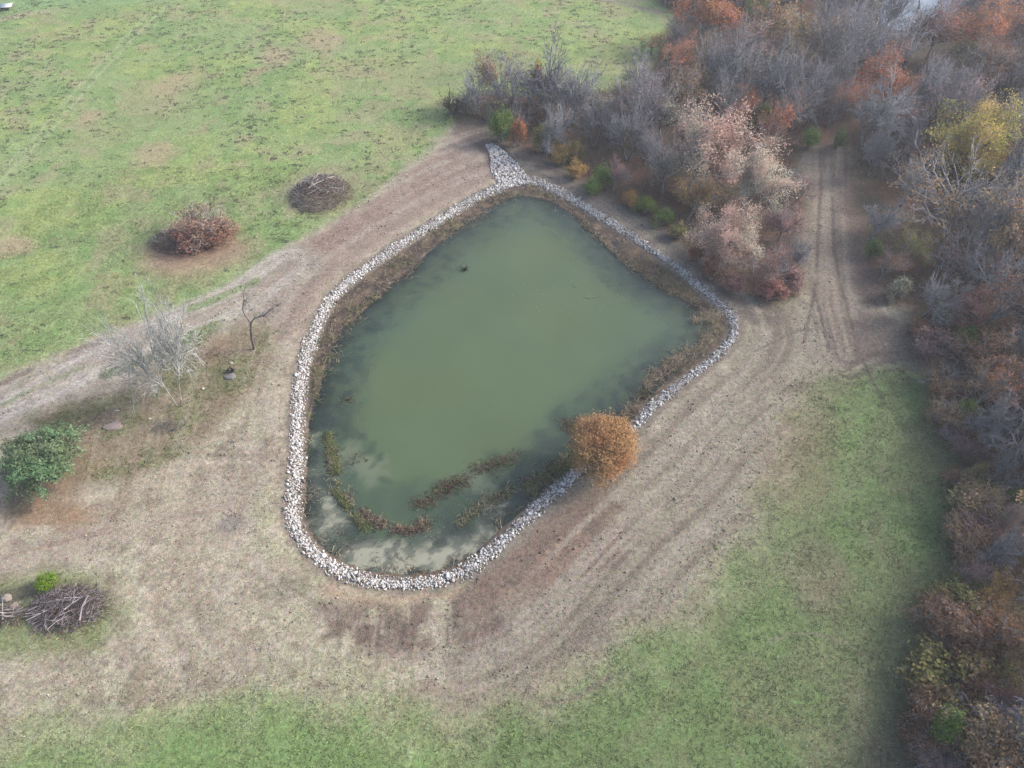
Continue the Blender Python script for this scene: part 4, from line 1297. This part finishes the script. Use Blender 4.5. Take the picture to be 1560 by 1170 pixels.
for (x, y, u, v) in fill:
    front = float(sdist(np.array([[x, y]]), FOREST)[0])
    R = rng.uniform(3.2, 5.2) * ((.55 if y > 62 else .72) + (.45 if y > 62 else .28) * min(1, front / 9)); h = R * rng.uniform(1.9, 2.4) + 1.0
    q_ = rng.random()
    if q_ < .60: kind = 'bare' if rng.random() < .75 else 'vase'; cn = None; word = 'bare grey'
    elif q_ < .84: kind = 'sparse' if rng.random() < .6 else 'thin'; cn = ['tan', 'brown', 'ochre', 'mauve', 'rust', 'tan'][int(rng.integers(0, 6))]; word = 'half-bare ' + {'tan': 'tan', 'brown': 'brown', 'ochre': 'ochre', 'mauve': 'mauve', 'rust': 'rusty'}[cn]
    else: kind = 'thin'; cn = 'greygreen'; word = 'grey-green twiggy'
    bc = GREY * rng.uniform(.7, 1.15) * np.array([rng.uniform(.95, 1.05), 1, rng.uniform(.98, 1.07)])
    names.append([x, y, u, v, h, R, kind, cn, word, bc])
groups = {}
for i, nme in enumerate(names):
    best = min(placed, key=lambda a_: (a_[3] - nme[2]) ** 2 + (a_[4] - nme[3]) ** 2)
    du, dv = nme[2] - best[3], nme[3] - best[4]
    side = ('right of' if du > 0 else 'left of') if abs(du) > abs(dv) * 1.2 else ('in front of' if dv > 0 else 'behind')
    groups.setdefault((nme[8], sz(nme[4]), side, best[5]), []).append((math.hypot(du, dv), i))
ORD = ['', 'second nearest', 'third nearest', 'fourth nearest', 'fifth nearest', 'sixth nearest', 'seventh nearest', 'eighth nearest', 'ninth nearest', 'tenth nearest']
lab = {}
for (word, s_, side, short), L in groups.items():
    L.sort()
    for r_, (_, i) in enumerate(L):
        o_ = ORD[r_] if r_ < 10 else 'far along'
        if r_ == 0: o_ = 'closest' if len(L) > 1 else 'just'
        lab[i] = f"{s_} {word} tree {o_} {side} {short}" if o_ == 'just' else f"{s_} {word} tree, {o_} {side} {short}"
for i, (x, y, u, v, h, R, kind, cn, word, bc) in enumerate(names):
    tree(kind, x, y, R, h, None if cn is None else C[cn], bc, None, lab[i], "tree", "trees of the wood")
print("FILL", len(names))

# ------------------------------------------------------------------ undergrowth and litter of the wood
P = scatter(120000, -12, 150, 10, 215); sf = sdist(P, FOREST); d_ = polydist(P, MTw)[0]
P = P[(sf > -.3) & (d_ > 2.6) & visible(P)]
Pt = P[fbm(P[:, 0], P[:, 1], 3.5, 3, 51) > .46][:26000]
m = len(Pt); zt = gz[gidx(Pt[:, 0], Pt[:, 1])]
th = rng.random(m) * 6.283; el = rng.uniform(.15, 1.4, m); L = rng.uniform(.5, 2.4, m)
dd = np.column_stack([np.cos(th) * np.cos(el), np.sin(th) * np.cos(el), np.sin(el)])
b0 = np.column_stack([Pt, zt + rng.random(m) * .5]); b1 = b0 + dd * L[:, None]
cols_ = np.array([alb((140, 136, 138)), alb((120, 110, 108)), alb((150, 142, 136)), alb((96, 86, 82)), alb((128, 130, 104))])
o = MB(); o.tube(b0, b1, np.full(m, .028), np.full(m, .012), 3, cols_[rng.integers(0, 5, m)])
k3 = np.repeat(b1 * .6 + b0 * .4, 2, 0); dd3 = unit(np.repeat(dd, 2, 0) + rng.normal(0, .5, (2 * m, 3)))
o.tube(k3, k3 + dd3 * np.repeat(L, 2)[:, None] * .45, np.full(2 * m, .018), np.full(2 * m, .008), 3, np.repeat(cols_[rng.integers(0, 5, m)], 2, 0))
tag(link("undergrowth", o.mesh("undergrowth"), M_STUFF), kind="stuff")
Pl = P[:60000]; n_ = len(Pl)
zz = gz[gidx(Pl[:, 0], Pl[:, 1])] + np.where(rng.random(n_) < .3, rng.random(n_) * 1.1, .03)
lc = np.array([alb((128, 108, 96)), alb((112, 94, 86)), alb((154, 132, 116)), alb((104, 88, 76)), alb((110, 122, 72)), alb((140, 88, 76))])
kx = fbm(Pl[:, 0], Pl[:, 1], 6, 3, 53)
ci = np.where((kx > .6) & (rng.random(n_) < .6), 4, rng.integers(0, 4, n_)); ci = np.where((kx < .38) & (rng.random(n_) < .4), 5, ci)
Vq, Fq, Cq = ground_quads(np.column_stack([Pl, zz]), unit(rng.normal(0, .45, (n_, 3)) + [0, 0, 1]), rng.uniform(.12, .3, n_), rng.uniform(.1, .25, n_), rng,
                          lc[ci] * rng.uniform(.7, 1.25, (n_, 1)))
# pale fallen leaves over the right meadow, thinning away from the wood
Pm = scatter(60000, 10, 60, 12, 70); sm = sdist(Pm, FOREST); gm = gidx(Pm[:, 0], Pm[:, 1])
Pm = Pm[(sm < .5) & (sm > -16) & (rng.random(len(Pm)) < .55 * np.exp(np.minimum(sm, 0) / 4.0) + .012) & (dr[gm] < -2)]
n_ = len(Pm); zz = gz[gidx(Pm[:, 0], Pm[:, 1])] + .12
cm_ = np.where(rng.random(n_)[:, None] < .3, alb((206, 196, 188)), np.where(rng.random(n_)[:, None] < .5, alb((140, 112, 96)), alb((160, 144, 128))))
V2, F2, C2 = ground_quads(np.column_stack([Pm, zz]), unit(rng.normal(0, .3, (n_, 3)) + [0, 0, 1]), rng.uniform(.08, .16, n_), rng.uniform(.07, .13, n_), rng, cm_)
tag(link("leaf_litter", mk("leaf_litter", np.vstack([Vq, V2]), np.vstack([Fq, F2 + len(Vq)]), np.vstack([Cq, C2])), M_STUFF), kind="stuff")

# ------------------------------------------------------------------ single trees in the open
def ellipsoid_leaves(seed, rx, ry, rz_, zc, n, size, aspect, nclump, crad, colr, shell=.75, hue=.3, droop=.35):
    r = np.random.default_rng(seed)
    d = unit(r.normal(size=(nclump, 3))); d[:, 2] = np.where(d[:, 2] < -.5, -d[:, 2], d[:, 2])
    rad_ = r.uniform(shell, 1.0, (nclump, 1)) * (1 + (fbm(d[:, 0] * 3 + 9, d[:, 1] * 3 + 9 + d[:, 2], 1.2, 2, seed % 50)[:, None] - .5) * droop)
    cl_ = d * rad_ * [rx, ry, rz_]
    per = n // nclump
    C_ = np.repeat(cl_, per, 0) + r.normal(0, crad, (per * nclump, 3)); dn = np.repeat(d, per, 0)
    N_ = unit(dn * 1.0 + r.normal(0, .7, C_.shape) + [0, 0, .2])
    tone = np.repeat(r.uniform(.75, 1.25, (nclump, 1)), per, 0) * r.uniform(.7, 1.3, (len(C_), 1))
    h_ = np.repeat(np.clip((fbm(cl_[:, 0] + 20, cl_[:, 1] + 20 + cl_[:, 2], 2.4, 2, seed % 40) - .5) * 4, -1, 1)[:, None], per, 0) * hue
    c_ = tone * np.concatenate([1 + h_ * .2, 1 - h_ * .3, 1 - h_ * .1], 1) * colr
    s_ = size * r.uniform(.6, 1.3, len(C_))
    V, F, c2 = ground_quads(C_ + [0, 0, zc], N_, s_, s_ * aspect, r, c_)
    # limbs to the clumps
    o_ = MB(); tip = cl_ * .93 + [0, 0, zc]; fork = tip * [.35, .35, .5] + [0, 0, zc * .2]
    base_ = np.zeros_like(tip); base_[:, 2] = zc * .25
    o_.tube(base_, fork, np.full(nclump, .07), np.full(nclump, .05), 4, 1.0); o_.tube(fork, tip, np.full(nclump, .05), np.full(nclump, .015), 3, 1.0)
    t_ = MB(); t_.chain([(0, 0, -.3), (.05, 0, zc * .15), (0, .05, zc * .35), (0, 0, zc * .7)], [.26, .2, .17, .1], 8, 1.0)
    return mk("foliage", V, F, c2), o_.mesh("branches"), t_.mesh("trunk", True)


def solid_tree(name, u, v, wpx, zc, rz_, lab, cat, n, size, aspect, nclump, crad, colr, barkc, seed, ry=1.0, shell=.75, hue=.3, lump=.35):
    p = W(u, v, zc); R = wpx / 2 * mpp(u, v, zc) - crad
    fo, br_, tr = ellipsoid_leaves(seed, R, R * ry, rz_, zc, n, size, aspect, nclump, crad, colr, shell, hue, lump)
    root = empty(name, (p[0], p[1], gzat(p[0], p[1])), lab, cat)
    link("trunk", tr, M_BARK, root, None, barkc); link("branches", br_, M_BARK, root, None, barkc)
    link("foliage", fo, M_LEAF, root, None, np.ones(3))
    return root


solid_tree("autumn_tree", 920, 684, 114, 3.6, 3.5, "round dense orange-brown tree standing alone on the stone rim of the pond", "tree", 26000, .17, .6, 760, .30,
           alb((202, 156, 110)) * 1.15, GREY, 301, hue=.22, shell=.70, lump=.7)
solid_tree("evergreen_tree", 64, 702, 136, 3.0, 3.2, "bushy dark green evergreen standing alone at the left edge of the photo", "tree", 12000, .38, .34, 260, .30,
           alb((130, 158, 118)), alb((120, 110, 100)), 305, ry=.85, shell=.55, hue=-.3, lump=1.3)
solid_tree("green_shrub", 70, 888, 34, .9, .7, "small bright lime-green shrub on the brush pile at the lower left", "shrub", 1500, .2, .3, 60, .13,
           alb((132, 176, 50)), alb((110, 100, 80)), 307, hue=.2)

# big pale bare tree west of the pond
p = W(278, 612); hB = 8.6
S_, T_ = skeleton(511, stems=2, bole=2.9, limb=3.4, ang=.72, up=.03, kids=(6, 5, 4, 4, 3), wig=.12)
P0, P1, R0, R1, LV, T_ = norm_seg(S_, T_, 14.5, 5.0)
P0 = P0 + P0[:, 2:3] * [.07, 0, 0]; P1 = P1 + P1[:, 2:3] * [.07, 0, 0]
trm, brm = wood_meshes("x", P0, P1, R0 * .5, R1 * .5, LV, thin=.75)
root = empty("bare_tree", (p[0] - .2, p[1] + .1, gzat(*p)), "large pale grey bare tree with twin leaning stems standing alone left of the pond", "tree")
bc = alb((232, 234, 230))
link("trunk", trm, M_BARK, root, None, bc * .85); link("branches", brm, M_BARK, root, None, bc * .95)

# crooked small dead tree
p = W(387, 531)
root = empty("dead_tree", (p[0], p[1], gzat(*p)), "small crooked dead tree with a Y-shaped trunk between the west track and the pond", "tree")
o = MB(); T3 = np.array
o.chain([(0, 0, -.2), (.1, 0, 1.2), (.35, .05, 2.8), (.7, .1, 4.2)], [.17, .14, .12, .11], 7, 1.0)
o.chain([(.7, .1, 4.2), (.3, .2, 5.2), (.25, .3, 6.2), (.7, .35, 7.2), (1.0, .4, 8.4)], [.09, .07, .055, .045, .02], 6, 1.0)
o.chain([(.7, .1, 4.2), (1.4, .2, 4.9), (2.4, .3, 5.1), (3.2, .3, 5.9), (4.2, .4, 6.5)], [.085, .07, .055, .045, .02], 6, 1.0)
link("trunk", o.mesh("trunk"), M_BARK, root, None, alb((150, 146, 140)))
o = MB(); r = np.random.default_rng(5)
starts = [T3((.25, .3, 6.2)), T3((.7, .35, 7.2)), T3((1.0, .4, 8.4)), T3((2.4, .3, 5.1)), T3((3.2, .3, 5.9)), T3((4.2, .4, 6.5)), T3((3.7, .3, 6.2)), T3((1.8, .3, 5.0))]
for k_ in range(90):
    s0 = starts[r.integers(0, 8)] ; d = r.normal(size=3) + [.5 if s0[0] > 0 else -.1, 0, .2]; d /= np.linalg.norm(d); l_ = r.uniform(.4, 1.5)
    e_ = s0 + d * l_ + [0, 0, -.15]
    o.chain([s0, s0 + d * l_ * .5 + r.normal(0, .06, 3), e_], [.03, .02, .01], 3, 1.0)
    for _ in range(3):
        d2 = unit(d + r.normal(0, .7, 3)); m_ = s0 + (e_ - s0) * r.uniform(.3, 1); o.chain([m_, m_ + d2 * l_ * .4], [.016, .008], 3, 1.0)
link("branches", o.mesh("branches"), M_BARK, root, None, alb((150, 146, 142)))

# ------------------------------------------------------------------ brush piles
def brush_pile(u, v, rx, ry, h, nt, lab, nlog, logc, twigc, leafc, seed, ang0=0., spread=3.14, tilt=.22, loglen=1.0, leafn=900):
    r = np.random.default_rng(seed)
    p = W(u, v); root = empty("brush_pile", (p[0], p[1], gzat(*p)), lab, "brush pile")
    o_ = MB()
    for i in range(nt):
        a_ = r.random() * 6.283; q_ = math.sqrt(r.random()) * .95
        x, y = q_ * rx * math.cos(a_), q_ * ry * math.sin(a_)
        z = max(.05, h * (1 - q_ * q_) * r.uniform(.45, 1.05))
        th_ = ang0 + r.uniform(-spread, spread); L_ = r.uniform(.5, 1.8) * loglen; el_ = r.normal(-.05, tilt)
        d = np.array([math.cos(th_) * math.cos(el_), math.sin(th_) * math.cos(el_), math.sin(el_)])
        bend = r.normal(0, .18, 3) * L_; rd = r.uniform(.012, .036)
        c0 = np.array([x, y, z])
        pts = [c0 - d * L_ / 2, c0 + bend * .4, c0 + d * L_ / 2]
        for q3 in pts: q3[2] = max(q3[2], .03)
        o_.chain(pts, [rd, rd * .8, rd * .4], 3, twigc[r.integers(0, len(twigc))] * r.uniform(.7, 1.25))
    link("twigs", o_.mesh("twigs"), M_STUFF, root)
    if leafn:
        n = leafn; a_ = r.random(n) * 6.283; q_ = np.sqrt(r.random(n)) * 1.15
        Cq = np.column_stack([q_ * rx * np.cos(a_) + rx * .15, q_ * ry * np.sin(a_) - ry * .1, np.maximum(.05, h * (1 - q_ ** 2)) * r.uniform(.3, .8, n)])
        V, F, c_ = ground_quads(Cq, unit(r.normal(0, .6, (n, 3)) + [0, 0, 1]), r.uniform(.1, .22, n), r.uniform(.08, .18, n), r, leafc * r.uniform(.7, 1.25, (n, 1)))
        link("dead_leaves", mk("dead_leaves", V, F, c_), M_STUFF, root)
    for i in range(nlog):
        a_ = r.random() * 6.283; q_ = math.sqrt(r.random()) * .8
        x, y = q_ * rx * math.cos(a_), q_ * ry * math.sin(a_); z = h * (1 - q_ * q_) + .12
        th_ = ang0 + r.uniform(-spread, spread); L_ = r.uniform(1.0, 2.6) * loglen; el_ = r.normal(0, tilt * .8)
        d = np.array([math.cos(th_) * math.cos(el_), math.sin(th_) * math.cos(el_), math.sin(el_)])
        c0 = np.array([x, y, z]); lb = MB(); rd = r.uniform(.035, .075) * (1.3 if loglen > 1.2 else 1)
        pts = np.array([c0 - d * L_ / 2, c0 + r.normal(0, .1, 3), c0 + d * L_ / 2]); pts[:, 2] = np.maximum(pts[:, 2], .06)
        lb.chain(pts, [rd, rd * .85, rd * .5], 6, 1.0)
        m_ = pts[1]; d2 = unit(d + r.normal(0, .5, 3)); lb.chain([m_, m_ + d2 * L_ * .35], [rd * .6, rd * .25], 5, 1.0)
        link("branch", lb.mesh("branch", True), M_WOOD, root, None, logc * r.uniform(.8, 1.15))
    return root


TW = np.array([alb((172, 164, 162)), alb((140, 130, 128)), alb((200, 192, 188)), alb((108, 98, 94))])
brush_pile(488, 295, 4.5, 5.0, 2.3, 1300, "big round pile of grey cut branches in the meadow above the dirt run", 22, alb((196, 186, 176)), TW, alb((138, 104, 88)), 401, leafn=3000)
brush_pile(270, 368, 4.2, 3.0, 1.6, 480, "pile of pale cut stems under the rusty-leaved bush in the left meadow", 12, alb((196, 190, 184)), TW, alb((150, 108, 88)), 403, ang0=2.5, spread=.9, leafn=2200)
brush_pile(104, 928, 3.5, 2.3, 1.3, 760, "tangled grey-mauve brush pile with forked white limbs at the lower left", 6, alb((178, 172, 176)), TW * [.95, .92, 1.0], alb((140, 104, 90)), 405, leafn=500)
brush_pile(14, 938, 1.8, 1.0, .5, 120, "small heap of pale sticks cut by the left edge beside the grey boulders", 6, alb((180, 170, 168)), TW, alb((140, 104, 90)), 406, leafn=200)
brush_pile(1452, 545, 1.6, 2.9, 1.1, 220, "dark pile of long logs and poles at the wood's edge on the right", 20, alb((128, 120, 120)), TW * .75, alb((110, 90, 80)), 407, ang0=1.75, spread=.55, loglen=1.9, leafn=200)
# rusty bush over the left pile
p = W(304, 345, 2.4)
tree('wisp', p[0], p[1], 4.0, 4.6, alb((182, 138, 120)), alb((196, 188, 184)), 'rusty_bush', "rusty-leaved spreading bush growing out of the left meadow's branch pile", "bush", var=1)
p = W(318, 358, 1.0)
tree('wisp', p[0], p[1] - .3, 3.2, 2.0, alb((184, 136, 116)), alb((180, 170, 164)), 'rusty_bush', "lower reddish bush at the foot of the rusty-leaved spreading bush", "bush", var=2)
# long log by the log pile
p = W(1440, 545); o = MB(); a0 = W(1421, 523); a1 = W(1448, 562)
o.chain([(a0[0] - p[0], a0[1] - p[1], .2), (0, 0, .3), (a1[0] - p[0], a1[1] - p[1], .2)], [.2, .2, .17], 8, alb((84, 74, 72)))
tag(link("log", o.mesh("log", True), M_STUFF, None, (p[0], p[1], gzat(*p))), "long dark log lying along the left side of the log pile", "log")
a0 = W(1442, 508, .8); a1 = W(1458, 528, .9); p = a0
o = MB(); o.chain([(0, 0, .8), (a1[0] - p[0], a1[1] - p[1], .9), ((a1[0] - p[0]) * 1.9, (a1[1] - p[1]) * 1.7, .8)], [.1, .09, .06], 6, alb((176, 160, 140)))
tag(link("log", o.mesh("log", True), M_STUFF, None, (p[0], p[1], gzat(*p))), "pale peeled pole sticking out of the top of the log pile", "log")

# ------------------------------------------------------------------ boulders, stump, litter pieces
def boulder(u, v, sx, sy, sz_, c, lab, seed, name="boulder"):
    r = np.random.default_rng(seed)
    V = ICO.copy(); F = ICF
    for _ in range(2):
        nv = []; nf = []; cache = {}
        V = list(map(tuple, V))
        def mid(a_, b_):
            k_ = (min(a_, b_), max(a_, b_))
            if k_ not in cache: V.append(tuple(unit((np.array(V[a_]) + np.array(V[b_])) / 2))); cache[k_] = len(V) - 1
            return cache[k_]
        for a_, b_, c_ in F:
            x, y, z = mid(a_, b_), mid(b_, c_), mid(c_, a_); nf += [(a_, x, z), (b_, y, x), (c_, z, y), (x, y, z)]
        V = np.array(V); F = np.array(nf)
    V = V * (1 + (fbm(V[:, 0] * 2 + seed, V[:, 1] * 2 + V[:, 2] * 3, 1.3, 3, seed % 50)[:, None] - .5) * .7) * [sx, sy, sz_]
    p = W(u, v)
    o_ = link(name, mk(name, V, F, np.tile(c, (len(V), 1))), M_ROCK, None, (p[0], p[1], gzat(*p) + sz_ * .3))
    return tag(o_, lab, "rock")


boulder(350, 574, .7, .5, .18, alb((132, 130, 126)), "grey boulder beside the charred stump under the crooked dead tree", 2)
boulder(10, 912, .5, .4, .3, alb((164, 152, 142)), "rounded pinkish-grey boulder at the left edge near the lower brush pile", 3)
boulder(22, 924, .45, .33, .2, alb((160, 142, 130)), "flatter tan boulder touching the rounded pinkish-grey one at the left edge", 4)
boulder(128, 905, .55, .4, .3, alb((196, 174, 152)), "tan rock at the upper right of the lower-left brush pile", 5)
boulder(172, 650, 1.0, .6, .09, alb((158, 142, 134)), "flat slab of bare rock in the scrub right of the evergreen", 6)
boulder(309, 592, .15, .13, .1, alb((214, 210, 206)), "small white rock right of the big bare tree's foot", 7)
boulder(178, 626, .32, .14, .08, alb((190, 184, 176)), "white elongated rock on the scrubby bank left of the bare tree", 8)
boulder(228, 638, .17, .13, .09, alb((200, 196, 190)), "small white rock left below the big bare tree's foot", 9)
boulder(352, 553, .22, .16, .12, alb((196, 180, 166)), "pale broken rock just above the charred stump", 10)
o = MB(); o.chain([(0, 0, -.1), (0, 0, .3), (.05, 0, .42)], [.42, .36, .25], 10, alb((104, 98, 92)))
r = np.random.default_rng(9)
for k_ in range(16):
    a_ = r.random() * 6.28; o.chain([(0, 0, .2), (math.cos(a_) * .6, math.sin(a_) * .5, .22 + r.random() * .3)], [.07, .02], 4, alb((84, 76, 70)))
p = W(352, 566)
tag(link("stump", o.mesh("stump"), M_STUFF, None, (p[0], p[1], gzat(*p))), "charred dark stump in the scrub between the dead tree and pond", "stump")
# fallen twiggy limb below the big bare tree
o = MB(); r = np.random.default_rng(10)
for k_ in range(110):
    s0 = np.array([r.normal(0, .9), r.normal(0, .5), r.uniform(.05, .5)]); a_ = r.normal(-.9, .7); l_ = r.uniform(.3, 1.1)
    o.chain([s0, s0 + np.array([math.cos(a_) * l_, math.sin(a_) * l_, r.normal(0, .15)])], [.022, .01], 3, alb((150, 148, 148)) * r.uniform(.7, 1.2))
p = W(255, 648)
tag(link("fallen_branch", o.mesh("fallen_branch"), M_STUFF, None, (p[0], p[1], gzat(*p))), "grey twiggy fallen branch lying below the big bare tree", "branch")
p = W(443, 488); o = MB()
for k_ in range(5):
    o.chain([(r.normal(0, .5), r.normal(0, .2), .06), (r.normal(.7, .4), r.normal(-.1, .3), .1)], [.03, .015], 4, alb((168, 158, 148)))

# pale flat trailer in the far corner
p = W(11, 13)
t = empty("trailer", (p[0], p[1], gzat(*p)), "small flat trailer with a pale grey deck on mown grass in the top left corner", "trailer", None, .25)
o = MB(); o.box((-1.25, -1.2, .62), (1.25, 1.2, .72), alb((208, 210, 214))); link("deck", o.mesh("deck"), M_PAINT, t, None, np.ones(3))
o = MB()
for y in (-1.1, 1.02): o.box((-1.2, y, .5), (1.2, y + .08, .617), alb((70, 68, 72)))
for x in (-1.2, 0, 1.12): o.box((x, -1.018, .5), (x + .08, 1.018, .6), alb((70, 68, 72)))
link("frame", o.mesh("frame"), M_PAINT, t, None, np.ones(3))
for y in (-1.34, 1.22):
    o = MB(); o.tube([(0, y, .33)], [(0, y + .14, .33)], np.array([.33]), np.array([.33]), 16, alb((46, 44, 46)))
    o.tube([(0, y + .14, .33)], [(0, y, .33)], np.array([.33]), np.array([.33]), 16, alb((46, 44, 46)))
    wh = link("wheel", o.mesh("wheel"), M_PAINT, t, None, np.ones(3))
o = MB(); o.tube([(-1.2, .5, .52), (-1.2, -.5, .52)], [(-2.3, 0, .5), (-2.3, 0, .5)], np.full(2, .045), np.full(2, .045), 6, alb((90, 88, 90)))
o.box((-2.55, -.3, .0), (-2.0, .3, .28), alb((214, 214, 216)))
link("tongue", o.mesh("tongue"), M_PAINT, t, None, np.ones(3))
# ------------------------------------------------------------------ haze
hz = MB(); hz.box((-420, -60, -5), (520, 560, 66), 1.0)
M_HAZE = bpy.data.materials.new("haze"); M_HAZE.use_nodes = True
nt = M_HAZE.node_tree; nt.nodes.clear()
ho = nt.nodes.new("ShaderNodeOutputMaterial"); pv = nt.nodes.new("ShaderNodeVolumePrincipled")
pv.inputs['Color'].default_value = (.90, .93, 1.0, 1); pv.inputs['Density'].default_value = 0.0003
pv.inputs['Anisotropy'].default_value = 0.2
nt.links.new(pv.outputs[0], ho.inputs['Volume'])
tag(link("haze", hz.mesh("haze"), M_HAZE), kind="stuff")
